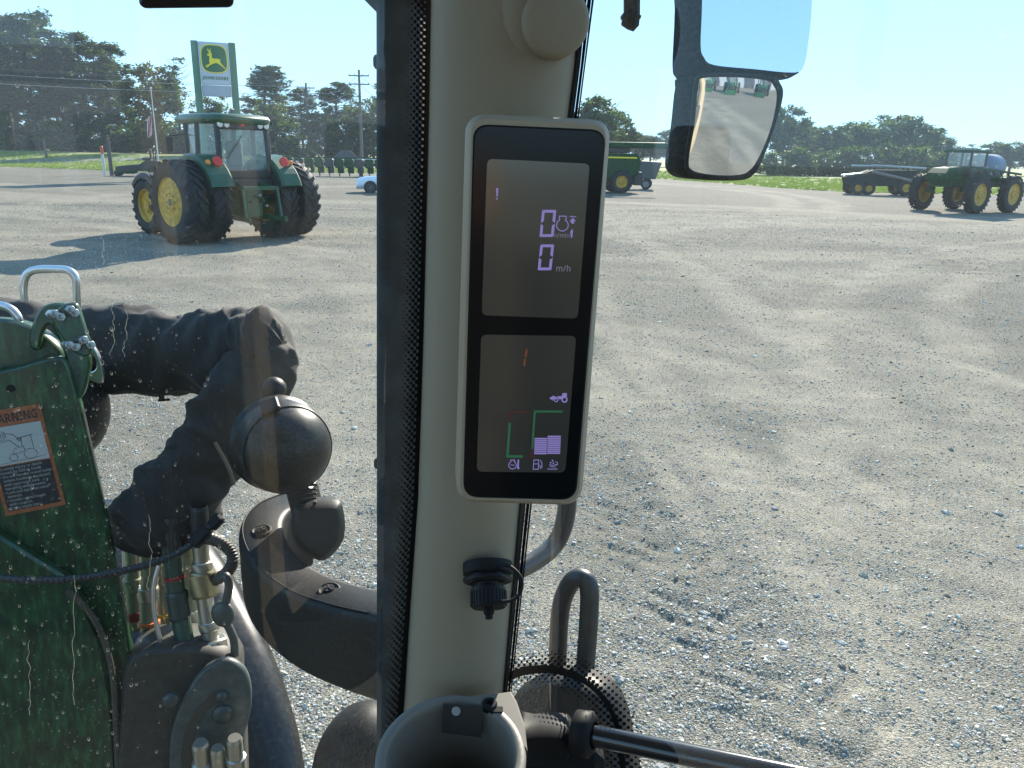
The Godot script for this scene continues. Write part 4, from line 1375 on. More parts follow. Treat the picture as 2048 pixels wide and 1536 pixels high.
const POST_L := [[-160, 868], [0, 862], [230, 858], [700, 846], [1000, 835], [1400, 805], [1700, 778]]
const POST_R := [[-160, 1172], [0, 1160], [130, 1151], [230, 1138], [700, 1085], [1020, 1038], [1380, 1008], [1700, 975]]
const SEAL_R := [[-160, 1203], [0, 1188], [215, 1160], [700, 1106], [1020, 1062], [1380, 1024], [1700, 986]]

func build_cab() -> void:
	shield_p = W(862, 0, 0.72)
	door_p = W(1188, 0, 0.69)
	cab = thing("tractor_cab", "beige corner post, seals and windows of the cab we look out of", "tractor cab", Vector3(0.3, 1.3, 0.3))
	var beige := M("trim_beige", Color(0.28, 0.235, 0.165), 0.62, 0.0, {"bump": 0.01, "scale": 9.0, "spec": 0.35})
	var black := M("rubber_black", Color(0.012, 0.012, 0.012), 0.6, 0.0, {"spec": 0.3})
	# inner post
	var rings := []
	var rows := [-160, -60, 0, 130, 230, 400, 560, 700, 850, 1000, 1200, 1400, 1560, 1700]
	for py in rows:
		var l := row_at(POST_L, py)
		var r := row_at(POST_R, py)
		var ring := PackedVector3Array()
		for q in [[0.0, 0.712], [0.01, 0.70], [0.05, 0.682], [0.13, 0.666], [0.25, 0.655], [0.4, 0.648], [0.55, 0.645], [0.7, 0.648], [0.82, 0.654], [0.9, 0.662], [0.95, 0.67], [0.985, 0.682], [1.0, 0.70], [1.0, 0.715], [0.5, 0.74]]:
			ring.append(W(lerp(l, r, q[0]), py, q[1]))
		rings.append(ring)
	var g := Geo.new()
	g.loft(rings, true, true, 1)
	part("corner_post", g, beige, cab)
	# grab handle end at the top of the post
	var hx := aim(Vector3(0.12, -0.05, 1.0), W(1104, 48, 0.655))
	var h := Geo.new()
	h.lathe([Vector2(0.0275, -0.03), Vector2(0.0265, 0.0), Vector2(0.0255, 0.02), Vector2(0.0235, 0.0245), Vector2(0.02, 0.026), Vector2(0, 0.0262)], 36, hx)
	h.ball(W(1052, 20, 0.66), Vector3(0.024, 0.042, 0.022), 20)
	part("handle_socket", h, beige, cab)
	# seals between post and door glass
	var k := 0
	for band in [[0.0, 0.48, 0.698, "grey_seal"], [0.52, 0.8, 0.69, "door_seal"], [0.84, 1.0, 0.684, "door_seal"]]:
		var sg := Geo.new()
		var sr := []
		for py in rows:
			var l := row_at(POST_R, py)
			var r := row_at(SEAL_R, py)
			sr.append(PackedVector3Array([W(lerp(l, r, band[0]), py, band[2] + 0.02), W(lerp(l, r, band[0]), py, band[2] + 0.003), W(lerp(l, r, band[0] + 0.05), py, band[2]), W(lerp(l, r, band[1] - 0.05), py, band[2]), W(lerp(l, r, band[1]), py, band[2] + 0.003), W(lerp(l, r, band[1]), py, band[2] + 0.02)]))
		sg.loft(sr, true, true, 1)
		part(band[3], sg, M("seal_grey", Color(0.13, 0.135, 0.14), 0.6) if k == 0 else black, cab)
		k += 1
	# outer post
	var og := Geo.new()
	var orr := []
	for py in [-200, 0, 300, 600, 900, 1230, 1500, 1750]:
		var a := W(758, py, 0.86)
		var b := W(row_at(POST_L, py) + lerp(-14.0, 8.0, clamp(py / 700.0, 0.0, 1.0)), py, 0.86)
		var c := (a + b) * 0.5
		var hw := a.distance_to(b) * 0.5
		var ring := PackedVector3Array()
		for i in 20:
			var t := TAU * i / 20.0
			var cx: float = sign(cos(t)) * pow(abs(cos(t)), 0.7)
			var cz: float = sign(sin(t)) * pow(abs(sin(t)), 0.7)
			ring.append(c + Vector3(cx * hw, 0, cz * 0.045))
		orr.append(ring)
	og.loft(orr, true, true, 1)
	var dusty := M("post_dusty", Color(0.045, 0.057, 0.066), 0.65, 0.0, {"tex": "mottle", "scale": 3.5, "spec": 0.2})
	part("exterior_post", og, dusty, cab)
	var fl := Geo.new()
	fl.box(Transform3D(Basis.IDENTITY, W(800, 2, 0.86)), Vector3(0.066, 0.013, 0.11), 0.004)
	part("post_flange", fl, dusty, cab)
	for py in [124, 927]:
		var bg := Geo.new()
		bg.lathe([Vector2(0.007, -0.004), Vector2(0.007, 0.004), Vector2(0.004, 0.006), Vector2(0, 0.006)], 6, aim(Vector3(-1, 0, 0.2), W(758, py, 0.86), Vector3.UP), true)
		part("post_bolt", bg, black, cab)
	# windows
	var clear := M("window_glass", Color(0.62, 0.66, 0.6), 0.015, 0.0, {"alpha": 0.012})
	var a0 := on_plane(862, -150, shield_p, FWD)
	var b0 := on_plane(786, 1620, shield_p, FWD)
	var wg := Geo.new()
	wg.quad(a0, b0, b0 - RGT * 1.45, a0 - RGT * 1.45)
	part("windshield", wg, clear, cab)
	var c0 := on_plane(1200, -150, door_p, RGT)
	var d0 := on_plane(992, 1650, door_p, RGT)
	var dg := Geo.new()
	dg.quad(c0, d0, d0 - FWD * 1.2, c0 - FWD * 1.2)
	part("door_window", dg, clear, cab)
	# black printed edge of the windshield: a solid line and rows of dots
	var fr := Geo.new()
	var edge := []
	for i in 41:
		var py: float = lerp(-150.0, 1620.0, i / 40.0)
		edge.append(on_plane(row_at(POST_L, py), py, shield_p - FWD * 0.0015, FWD))
	for i in 40:
		fr.quad(edge[i] - RGT * 0.0048, edge[i] + RGT * 0.004, edge[i + 1] + RGT * 0.004, edge[i + 1] - RGT * 0.0048)
	var total := 0.0
	for i in 40: total += (edge[i] as Vector3).distance_to(edge[i + 1])
	var n := int(total / 0.0034)
	for i in n:
		var f := i * 40.0 / n
		var p: Vector3 = (edge[int(f)] as Vector3).lerp(edge[int(f) + 1], f - int(f))
		for c in 6:
			if (i + c) % 2: continue
			var r: float = [0.0023, 0.0022, 0.002, 0.0016, 0.0011, 0.0007][c]
			dot(fr, p - RGT * (0.0058 + 0.0030 * c), RGT, Vector3.UP, r)
	part("frit_band", fr, black, cab).set_meta("kind", "stuff")
	# the same print round the lower corner of the door glass
	var df := Geo.new()
	var path := []
	for q in [[900, 1470], [960, 1400], [1020, 1352], [1090, 1338], [1160, 1356], [1210, 1400], [1236, 1460], [1246, 1540], [1250, 1620]]:
		path.append(on_plane(q[0], q[1], door_p - RGT * 0.0015, RGT))
	path = curve(path, 8)
	for i in path.size() - 1:
		var s: Vector3 = path[i + 1] - path[i]
		var o := RGT.cross(s).normalized() * 0.0045
		df.quad(path[i] - o, path[i] + o, path[i + 1] + o, path[i + 1] - o)
	var u := -FWD
	var dc := on_plane(1110, 1440, door_p - RGT * 0.0015, RGT)
	var da := on_plane(1111, 1440, door_p - RGT * 0.0015, RGT) - dc
	var db := on_plane(1110, 1441, door_p - RGT * 0.0015, RGT) - dc
	# the print's own skewed axes on the glass, so that distances along the line can be measured
	var flatpath := []
	for q in path:
		var w: Vector3 = q - dc
		var kx := w.dot(u) / da.dot(u)
		flatpath.append(Vector2(kx, (w.y - da.y * kx) / db.y - 0.0))
	for ix in range(-26, 24):
		for iy in range(-26, 26):
			if (ix + iy) % 2: continue
			var c := Vector2(ix * 6.4, iy * 6.4)
			var best := 99.0
			for q in flatpath: best = min(best, c.distance_to(q))
			if best < 3.0 or best > 36.0: continue
			var s: float = lerp(5.4, 1.3, best / 36.0)
			var p := dc + da * c.x + db * c.y
			df.quad(p + (da - db) * s * 0.7, p + (da + db) * s * 0.7, p + (db - da) * s * 0.7, p - (da + db) * s * 0.7)
	part("door_frit", df, black, cab).set_meta("kind", "stuff")
	# roof, floor and rear of the cab
	var rf := Geo.new()
	var rp := PackedVector2Array()
	for q in [[0.80, 0.55], [0.86, 0.2], [0.86, -1.0], [0.80, -1.35], [-1.15, -1.35], [-1.15, 0.55]]:
		var w := cabp(q[0], q[1], 0)
		rp.append(Vector2(w.x, -w.z))
	var flat := Basis(Vector3.RIGHT, Vector3(0, 0, -1), Vector3.UP)
	rf.prism(rp, 3.0, 3.2, Transform3D(flat, Vector3.ZERO), 0.04)
	part("roof", rf, M("headliner", Color(0.34, 0.33, 0.30), 0.8), cab)
	var ff := Geo.new()
	ff.prism(PackedVector2Array([Vector2(cabp(0.5, 0.4, 0).x, -cabp(0.5, 0.4, 0).z), Vector2(cabp(0.5, -1.2, 0).x, -cabp(0.5, -1.2, 0).z), Vector2(cabp(-1.05, -1.25, 0).x, -cabp(-1.05, -1.25, 0).z), Vector2(cabp(-1.05, 0.42, 0).x, -cabp(-1.05, 0.42, 0).z)]), 1.2, 1.28, Transform3D(flat, Vector3.ZERO), 0.01)
	part("floor", ff, M("floor_mat", Color(0.03, 0.03, 0.03), 0.9), cab)
	for q in [[-1.05, 0.42], [-1.05, -1.25], [0.5, -1.22], [-0.45, 0.47], [-0.45, -1.3]]:
		var pg := Geo.new()
		pg.bar(cabp(q[0], q[1], 1.25), cabp(q[0], q[1], 3.02), 0.09, 0.09, 0.02)
		part("cab_pillar", pg, beige, cab)
	var rw := Geo.new()
	rw.bar(cabp(-1.07, -1.2, 1.72), cabp(-1.07, 0.4, 1.72), 0.05, 0.95, 0.01)
	rw.bar(cabp(-1.07, -1.2, 2.92), cabp(-1.07, 0.4, 2.92), 0.05, 0.2, 0.01)
	part("cab_panel", rw, M("panel_charcoal", Color(0.05, 0.048, 0.044), 0.7), cab)
	var sl := Geo.new()
	sl.bar(cabp(-0.45, 0.44, 1.7), cabp(-1.05, 0.41, 1.7), 0.05, 0.9, 0.01)
	sl.bar(cabp(-0.45, -1.28, 1.6), cabp(-1.05, -1.24, 1.6), 0.05, 0.75, 0.01)
	sl.bar(cabp(0.5, -1.26, 1.5), cabp(-0.45, -1.28, 1.5), 0.05, 0.5, 0.01)
	part("cab_panel", sl, M("panel_charcoal", Color.WHITE), cab)
	# black latch housing outside the lower door corner
	var hg := Geo.new()
	var hp := W(1120, 1500, 0.88)
	slab(hg, smooth2([[1012, 1420], [1040, 1372], [1090, 1352], [1150, 1360], [1196, 1384], [1222, 1430], [1236, 1500], [1236, 1620], [1000, 1620], [1000, 1500]], 3), hp, Vector3(-0.45, 0.35, 0.82).normalized(), 0.08, 0.012)
	part("latch_housing", hg, M("plastic_black", Color(0.013, 0.013, 0.013), 0.5, 0.0, {"spec": 0.35, "bump": 0.01, "scale": 14.0}), cab)
	var bx := Geo.new()
	slab(bx, smooth2([[1030, 1472], [1060, 1462], [1120, 1460], [1140, 1474], [1152, 1530], [1152, 1640], [1020, 1640]], 3), W(1090, 1520, 0.60), Vector3(-0.1, 0.3, 0.9).normalized(), 0.05, 0.008)
	part("door_latch", bx, black, cab)
	# door bar
	var dbar := Geo.new()
	var ba := W(1172, 1468, 0.60)
	var bb := W(1760, 1588, 0.50)
	dbar.tube([ba, ba.lerp(bb, 0.33), ba.lerp(bb, 0.66), bb], 0.0098, 20)
	part("door_bar", dbar, M("bar_gloss", Color(0.012, 0.012, 0.013), 0.18, 0.0, {"coat": 0.6}), cab)
	var so := Geo.new()
	so.lathe([Vector2(0.012, -0.012), Vector2(0.02, -0.01), Vector2(0.021, 0.004), Vector2(0.016, 0.008), Vector2(0.012, 0.008)], 28, aim(bb - ba, ba, Vector3.UP))
	part("bar_socket", so, black, cab)
	var so2 := Geo.new()
	so2.box(Transform3D(Basis.IDENTITY, W(1100, 1560, 0.62)), Vector3(0.10, 0.10, 0.05), 0.01)
	part("bar_bracket", so2, black, cab)
	# seat behind us
	var seat := thing("driver_seat", "tan driver seat behind the viewpoint, outside the frame", "seat", cabp(-0.45, -0.4, 1.28))
	var s1 := Geo.new()
	s1.box(Transform3D(Basis(RGT, Vector3.UP, -FWD), cabp(-0.4, -0.4, 1.75)), Vector3(0.52, 0.14, 0.5), 0.05)
	part("cushion", s1, M("seat_brown", Color(0.06, 0.045, 0.035), 0.8), seat)
	var s2 := Geo.new()
	s2.box(Transform3D(Basis(RGT, Vector3.UP, -FWD), cabp(-0.68, -0.4, 2.02)), Vector3(0.5, 0.5, 0.13), 0.05)
	part("backrest", s2, M("seat_dark", Color(0.05, 0.038, 0.03), 0.8), seat)
	var s4 := Geo.new()
	s4.box(Transform3D(Basis(RGT, Vector3.UP, -FWD), cabp(-0.68, -0.36, 2.37)), Vector3(0.24, 0.2, 0.1), 0.04)
	s4.bar(cabp(-0.69, -0.42, 2.2), cabp(-0.69, -0.42, 2.32), 0.02, 0.02, 0.002)
	part("headrest", s4, M("seat_tan", Color(0.30, 0.15, 0.07), 0.7), seat)
	var s3 := Geo.new()
	s3.bar(cabp(-0.42, -0.4, 1.27), cabp(-0.42, -0.4, 1.69), 0.3, 0.3, 0.03)
	s3.bar(cabp(-0.55, -0.4, 1.72), cabp(-0.7, -0.4, 1.85), 0.3, 0.06, 0.01)
	part("pedestal", s3, black, seat)

func dot(g: Geo, p: Vector3, u: Vector3, v: Vector3, r: float, n := 6) -> void:
	for k in n:
		var a := TAU * k / n
		var b := TAU * (k + 1) / n
		g.tri(p, p + (u * cos(a) + v * sin(a)) * r, p + (u * cos(b) + v * sin(b)) * r)

# ---------------------------------------------------------------- display on the post
var dp: Vector3
var dn: Vector3

func rquad(c: Array, rad: float, n := 6) -> Array:        # a four-cornered outline with rounded corners
	var out := []
	for i in 4:
		var p := Vector2(c[i][0], c[i][1])
		var a := p + (Vector2(c[(i + 3) % 4][0], c[(i + 3) % 4][1]) - p).normalized() * rad
		var b := p + (Vector2(c[(i + 1) % 4][0], c[(i + 1) % 4][1]) - p).normalized() * rad
		for k in n + 1:
			var t := k / float(n)
			out.append(a.lerp(p, t).lerp(p.lerp(b, t), t))
	return out

func flatp(g: Geo, pxs: Array, lift: float) -> void:
	slab(g, pxs, dp, dn, 0.0002, 0.0, lift)

func stroke(g: Geo, pts: Array, w: float, lift: float, closed := false) -> void:
	for i in (pts.size() if closed else pts.size() - 1):
		var a := Vector2(pts[i][0], pts[i][1])
		var b := Vector2(pts[(i + 1) % pts.size()][0], pts[(i + 1) % pts.size()][1])
		var d := (b - a).normalized()
		var o := Vector2(-d.y, d.x) * w * 0.5
		a -= d * w * 0.3
		b += d * w * 0.3
		flatp(g, [a + o, b + o, b - o, a - o], lift + (i % 2) * 0.00004)

func ring_px(c: Vector2, r: float, n := 20, a0 := 0.0, a1 := TAU) -> Array:
	var out := []
	for k in n + 1:
		var a: float = lerp(a0, a1, k / float(n))
		out.append(c + Vector2(cos(a), sin(a)) * r)
	return out

func seven_zero(g: Geo, x0: float, y0: float, x1: float, y1: float, s: float, lift: float) -> void:
	var tl := Vector2(x0 + s, y0)
	var tr := Vector2(x1, y0)
	var bl := Vector2(x0, y1)
	var br := Vector2(x1 - s, y1)
	var ml := (tl + bl) * 0.5
	var mr := (tr + br) * 0.5
	var w := 5.4
	var gap := 0.8
	for q in [[tl, tr, Vector2(0, 1)], [bl, br, Vector2(0, -1)], [tl, ml, Vector2(1, 0)], [ml, bl, Vector2(1, 0)], [tr, mr, Vector2(-1, 0)], [mr, br, Vector2(-1, 0)]]:
		var a: Vector2 = q[0]
		var b: Vector2 = q[1]
		var d := (b - a).normalized()
		a += d * gap
		b -= d * gap
		var inn: Vector2 = q[2] * w
		flatp(g, [a, b, b + inn - d * w * 0.7, a + inn + d * w * 0.7], lift)

func disp_text(s: String, px: float, py: float, tall: float, m: Material, parent: Node3D, lift: float, bold := false) -> void:
	var o := on_plane(px, py, dp, dn)
	var sc := o.distance_to(Vector3(0, CAM_H, 0)) / FOCAL
	var t := text_mesh(s, tall * sc * 1.35, 0.0002, bold)
	var mi := hang("lettering", t, m, parent)
	var u := Vector3.UP.cross(dn).normalized()
	mi.global_transform = Transform3D(Basis(u, dn.cross(u), dn), o + dn * lift)

func build_display() -> void:
	dp = W(1062, 620, 0.585)
	dn = Vector3(0.10, 0.0, 1.0).normalized()
	var d := thing("post_display", "tall narrow instrument display with silver bezel on the corner post", "display", dp - Vector3(0, 0.15, 0))
	var g := Geo.new()
	var outer := rquad([[934, 226], [1224, 240], [1164, 1014], [911, 1006]], 42.0, 8)
	slab(g, outer, dp, dn, 0.03, 0.0035)
	part("bezel", g, M("bezel_satin", Color(0.36, 0.30, 0.215), 0.45, 0.1, {"bump": 0.006, "scale": 26.0}), d)
	var gr := Geo.new()
	slab(gr, rquad([[947, 248], [1212, 260], [1152, 1000], [926, 994]], 32.0, 8), dp, dn, 0.0012, 0.0003, 0.0005)
	part("gasket", gr, M("rubber_black", Color.WHITE), d)
	var fc := Geo.new()
	slab(fc, rquad([[950, 251], [1209, 263], [1149, 997], [929, 991]], 30.0, 8), dp, dn, 0.0012, 0.0003, 0.0012)
	var face := part("face_plate", fc, M("face_gloss", Color(0.006, 0.007, 0.008), 0.16, 0.0, {"spec": 0.35}), d)
	var lcd := M("lcd_panel", Color(0.13, 0.12, 0.10), 0.14, 0.5)
	var up := Geo.new()
	slab(up, rquad([[974, 317], [1179, 327], [1155, 637], [963, 630]], 12.0, 4), dp, dn, 0.0006, 0.0002, 0.0017)
	var upper := part("instrument_screen", up, lcd, face)
	var low := Geo.new()
	slab(low, rquad([[962, 668], [1152, 671], [1130, 944], [953, 942]], 12.0, 4), dp, dn, 0.0006, 0.0002, 0.0017)
	var lower := part("gauge_screen", low, lcd, face)
	var L := 0.0020
	var lilac := M("screen_lilac", Color(0.10, 0.085, 0.20), 0.5, 0.0, {"emit": Color(0.16, 0.13, 0.32), "emit_energy": 0.4})
	var grey := M("screen_grey", Color(0.10, 0.09, 0.12), 0.5, 0.0, {"emit": Color(0.16, 0.14, 0.20), "emit_energy": 0.3})
	var lime := M("screen_green", Color(0.02, 0.06, 0.03), 0.5, 0.0, {"emit": Color(0.02, 0.10, 0.045), "emit_energy": 0.25})
	var red := M("screen_red", Color(0.06, 0.02, 0.01), 0.5, 0.0, {"emit": Color(0.20, 0.06, 0.02), "emit_energy": 0.2})
	var dim := M("screen_dim_red", Color(0.03, 0.012, 0.01), 0.5, 0.0, {"emit": Color(0.05, 0.012, 0.008), "emit_energy": 0.3})
	for q in [[1078.2, 419.5, 1111.8, 473.4], [1074.6, 488.4, 1107.5, 539.8]]:
		var z := Geo.new()
		seven_zero(z, q[0], q[1], q[2], q[3], 5.5, L)
		part("digit", z, lilac, d)
	var ex := Geo.new()
	flatp(ex, [[991.6, 376], [996.2, 376], [995, 393], [992.6, 393]], L)
	flatp(ex, ring_px(Vector2(993.2, 397.2), 2.0, 8).slice(0, 8), L)
	part("warning_mark", ex, lilac, d)
	var en := Geo.new()
	stroke(en, ring_px(Vector2(1124, 450), 11.6, 18, -PI * 0.34, PI * 1.34) + [[1117.5, 432], [1131.5, 432], [1131, 440]], 1.8, L)
	part("engine_symbol", en, lilac, d)
	var ar := Geo.new()
	flatp(ar, [[1138.5, 431.6], [1151.5, 432.2], [1151.5, 434], [1138.5, 433.4]], L)
	flatp(ar, [[1145, 435], [1151, 442], [1147.4, 442], [1147.2, 447], [1142.6, 447], [1142.8, 442], [1139, 441.6]], L)
	flatp(ar, [[1139.6, 463], [1143.4, 458.5], [1145.2, 458.5], [1143.6, 475], [1140.9, 475], [1142.2, 463]], L)
	part("arrow_symbol", ar, lilac, d)
	disp_text("n/min", 1123, 470.5, 8.4, grey, d, L)
	disp_text("m/h", 1125.5, 536.5, 12.0, grey, d, L)
	# lower screen
	var one := Geo.new()
	flatp(one, [[1051.5, 697.5], [1054.6, 697], [1053.3, 711], [1050.8, 714], [1048.6, 711]], L)
	flatp(one, [[1049.8, 715.5], [1051.4, 718], [1049.6, 731.5], [1046.2, 730.5], [1046.8, 718.5]], L)
	part("gear_digit", one, red, d)
	var tr := Geo.new()
	flatp(tr, [[1098, 794.8], [1106, 789.8], [1105.4, 793.4], [1112, 793.4], [1112, 797], [1105.2, 797], [1105.6, 800.4]], L)
	stroke(tr, ring_px(Vector2(1111.6, 798.6), 3.4, 12), 1.7, L)
	stroke(tr, ring_px(Vector2(1128.2, 797.6), 5.0, 14), 2.6, L)
	flatp(tr, [[1111, 792], [1123, 790.6], [1124, 785], [1133, 784.6], [1133, 791.5], [1124, 796.6], [1117, 797], [1114.6, 794]], L + 0.00005)
	part("tractor_symbol", tr, lilac, d)
	var lb := Geo.new()
	stroke(lb, [[1019, 846], [1014.4, 911], [1044, 911]], 5.0, L)
	part("coolant_gauge", lb, lime, d)
	var rb := Geo.new()
	stroke(rb, [[1064, 895], [1069, 821.5], [1123.5, 821.5]], 4.0, L)
	part("fuel_gauge", rb, lime, d)
	var dr := Geo.new()
	stroke(dr, [[1018.5, 840], [1021, 822.5], [1054, 822.5]], 3.6, L)
	stroke(dr, [[1063, 898], [1062.4, 911], [1068, 911.5]], 3.6, L)
	part("gauge_end", dr, dim, d)
	for q in [[1067.8, 1093.6, 874.2, 9], [1093.8, 1121.0, 869.8, 10]]:
		for i in q[3]:
			var y0: float = q[2] + i * 3.72
			var bg := Geo.new()
			flatp(bg, [[q[0] + 0.9 - i * 0.12, y0], [q[1] - i * 0.16, y0 + 0.1], [q[1] - i * 0.16 - 0.1, y0 + 2.7], [q[0] + 0.8 - i * 0.12, y0 + 2.6]], L)
			part("level_bar", bg, lilac, d)
	var ic := Geo.new()
	stroke(ic, ring_px(Vector2(1024.6, 928.6), 7.6, 16, -PI * 0.36, PI * 1.36) + [[1021, 918.4], [1029, 918.4], [1028.6, 922]], 1.5, L)
	stroke(ic, [[1020, 929], [1022, 927.6], [1024, 929], [1026, 927.6], [1028.4, 929]], 1.0, L)
	flatp(ic, [[1035, 917.4], [1037.8, 917.4], [1037.2, 931], [1038.6, 936], [1033.6, 936], [1034.8, 931]], L)
	part("coolant_symbol", ic, lilac, d)
	var fu := Geo.new()
	stroke(fu, [[1065.8, 936.6], [1067.4, 918], [1076.8, 918], [1076, 936.6], [1065.8, 936.6]], 1.4, L)
	stroke(fu, [[1067, 926], [1076.4, 926]], 1.2, L)
	stroke(fu, [[1076.8, 929], [1079.6, 930], [1080.4, 934.6], [1083, 933], [1083.4, 925], [1080, 918.5]], 1.5, L)
	part("fuel_symbol", fu, lilac, d)
	var de := Geo.new()
	for q in [[1104.4, 919.5], [1100.6, 923.6], [1106, 924.6]]: flatp(de, ring_px(Vector2(q[0], q[1]), 1.7, 8).slice(0, 8), L)
	stroke(de, [[1098, 927.6], [1107, 929], [1112, 927]], 1.2, L)
	stroke(de, ring_px(Vector2(1111.4, 925.2), 3.2, 10, -2.0, 2.2), 1.2, L)
	stroke(de, [[1099, 931], [1106, 932], [1110, 932.4]], 1.2, L)
	stroke(de, [[1094.4, 935.6], [1096.8, 937], [1099.2, 935.6], [1101.6, 937], [1104, 935.6], [1106.4, 937], [1108.8, 935.6], [1111.2, 937], [1114, 935.6]], 1.2, L)
	part("fluid_symbol", de, lilac, d)

# ---------------------------------------------------------------- fittings inside
func build_cab_fittings() -> void:
	var black := M("rubber_black", Color.WHITE)
	var plastic := M("plastic_black", Color.WHITE)
	# accessory socket with tethered cap
	var ax := Vector3(0.06, -0.72, 0.66).normalized()
	var p := W(976, 1152, 0.642)
	var s := thing("accessory_socket", "black accessory socket with tethered knurled cap on the corner post", "socket", p)
	var g := Geo.new()
	g.lathe([Vector2(0.0, -0.012), Vector2(0.0235, -0.012), Vector2(0.0235, -0.002), Vector2(0.02, 0.0), Vector2(0.0, 0.0)], 28, aim(ax, p), true)
	part("flange", g, black, s)
	var nx := Geo.new()
	nx.lathe([Vector2(0.0, 0.0), Vector2(0.0225, 0.0), Vector2(0.0235, 0.002), Vector2(0.0235, 0.005), Vector2(0.021, 0.007), Vector2(0.014, 0.007), Vector2(0.0135, 0.012), Vector2(0.0, 0.012)], 6, aim(ax, p), true)
	part("hex_nut", nx, plastic, s)
	var cp := Geo.new()
	cp.lathe([Vector2(0.0, 0.011), Vector2(0.016, 0.011), Vector2(0.0165, 0.013), Vector2(0.0165, 0.028), Vector2(0.015, 0.0295), Vector2(0.0, 0.0295)], 30, aim(ax, p), true)
	for k in 30:
		var a := TAU * k / 30.0
		var xf := aim(ax, p)
		cp.box(xf * Transform3D(Basis(Vector3.UP, -a), Vector3(cos(a) * 0.0165, 0.021, sin(a) * 0.0165)), Vector3(0.0014, 0.013, 0.0016), 0.0003)
	part("cap", cp, plastic, s)
	var nb := Geo.new()
	nb.lathe([Vector2(0.005, 0.029), Vector2(0.005, 0.034), Vector2(0.0035, 0.036), Vector2(0.0035, 0.039), Vector2(0, 0.04)], 14, aim(ax, p), true)
	part("cap_stud", nb, black, s)
	var te := Geo.new()
	te.tube(curve([W(988, 1150, 0.632), W(1002, 1132, 0.628), W(1022, 1134, 0.622), W(1040, 1152, 0.615), W(1044, 1172, 0.61), W(1036, 1192, 0.605), W(1018, 1202, 0.602), W(990, 1203, 0.604)], 6), 0.0016, 8)
	part("tether", te, black, s)
	# cup holder
	var rim := M("cup_grey", Color(0.17, 0.155, 0.13), 0.5, 0.0, {"bump": 0.006, "scale": 20.0})
	var cc := W(902, 1512, 0.556)
	var up := Vector3(0.0, 1.0, 0.18).normalized()
	var xf2 := aim(up, cc)
	var c := thing("cup_holder", "grey plastic cup holder ring clipped below the corner post", "cup holder", cc - up * 0.1)
	var R := 0.065
	var b := Geo.new()
	b.lathe([Vector2(R * 0.86, -0.095), Vector2(R, -0.012), Vector2(R * 1.02, -0.004), Vector2(R * 1.02, -0.001), Vector2(R * 1.0, 0.001), Vector2(R * 0.9, 0.001), Vector2(R * 0.87, -0.002), Vector2(R * 0.86, -0.008), Vector2(R * 0.78, -0.09)], 56, xf2)
	part("ring", b, rim, c)
	var bt := Geo.new()
	bt.lathe([Vector2(0.0, -0.095), Vector2(R * 0.87, -0.095), Vector2(R * 0.87, -0.088), Vector2(R * 0.76, -0.084), Vector2(0.0, -0.084)], 40, xf2, true)
	part("floor_pad", bt, black, c)
	var br := Geo.new()
	var bn := up
	slab(br, [[900, 1396], [1000, 1384], [1022, 1381], [1034, 1402], [1050, 1450], [1055, 1500], [1040, 1490], [1016, 1450], [980, 1420], [940, 1404]], cc, bn, 0.012, 0.002, 0.0004)
	part("bracket", br, rim, c)
	var lw := Geo.new()
	var wn := Vector3(-0.08, 0.05, 1.0).normalized()
	slab(lw, [[886, 1408], [965, 1412], [962, 1476], [884, 1466]], W(925, 1440, 0.600), wn, 0.002, 0.0004)
	part("clip_plate", lw, M("plate_dark", Color(0.04, 0.038, 0.034), 0.35), c)
	var lw2 := Geo.new()
	slab(lw2, ring_px(Vector2(912, 1423), 9.0, 14).slice(0, 14), W(925, 1440, 0.5985), wn, 0.001, 0.0002)
	part("plate_button", lw2, M("button_pale", Color(0.33, 0.33, 0.33), 0.5), c)
	var sc := Geo.new()
	var sp := on_plane(979, 1410, cc + up * 0.0006, up)
	sc.lathe([Vector2(0.0075, -0.003), Vector2(0.0075, 0.002), Vector2(0.006, 0.0035), Vector2(0.003, 0.0035), Vector2(0.0028, 0.001), Vector2(0, 0.001)], 18, aim(up, sp), true)
	sc.box(aim(up, on_plane(993, 1420, cc + up * 0.0006, up)), Vector3(0.012, 0.003, 0.008), 0.001)
	part("screw", sc, black, c)
	# sun visor edge at the very top
	var v := thing("sun_visor", "black lower edge of a sun visor at the top of the windshield", "sun visor", W(370, 0, 0.46) + Vector3(0, 0.3, 0))
	var vg := Geo.new()
	slab(vg, rquad([[268, -330], [474, -330], [466, 11], [276, 13]], 14.0, 5), W(370, 0, 0.46), Vector3(0.3, -0.05, 1).normalized(), 0.014, 0.004)
	part("shade", vg, plastic, v)
	var vs := Geo.new()
	vs.bar(W(370, -320, 0.46), W(370, -320, 0.46) + Vector3(0, 0.5, 0), 0.03, 0.015, 0.003)
	part("arm", vs, plastic, v)
	# wiper end on the door glass
	var w := thing("wiper_arm", "dusty black wiper arm end hanging over the door window", "wiper", W(1262, -150, 0.8))
	var wgm := M("dusty_black", Color(0.06, 0.063, 0.065), 0.75, 0.0, {"tex": "streak", "scale": 9.0})
	var wg := Geo.new()
	slab(wg, [[1250, -420], [1284, -420], [1281, 30], [1279, 50], [1270, 60], [1258, 56], [1245, 47], [1247, 28], [1250, 22]], W(1262, 20, 0.8), Vector3(0, 0, 1), 0.014, 0.003)
	part("arm", wg, wgm, w)
	var wk := Geo.new()
	slab(wk, [[1246, 26], [1283, 30], [1282, 36], [1246, 33]], W(1262, 20, 0.796), Vector3(0, 0, 1), 0.02, 0.001)
	part("clip", wk, wgm, w)

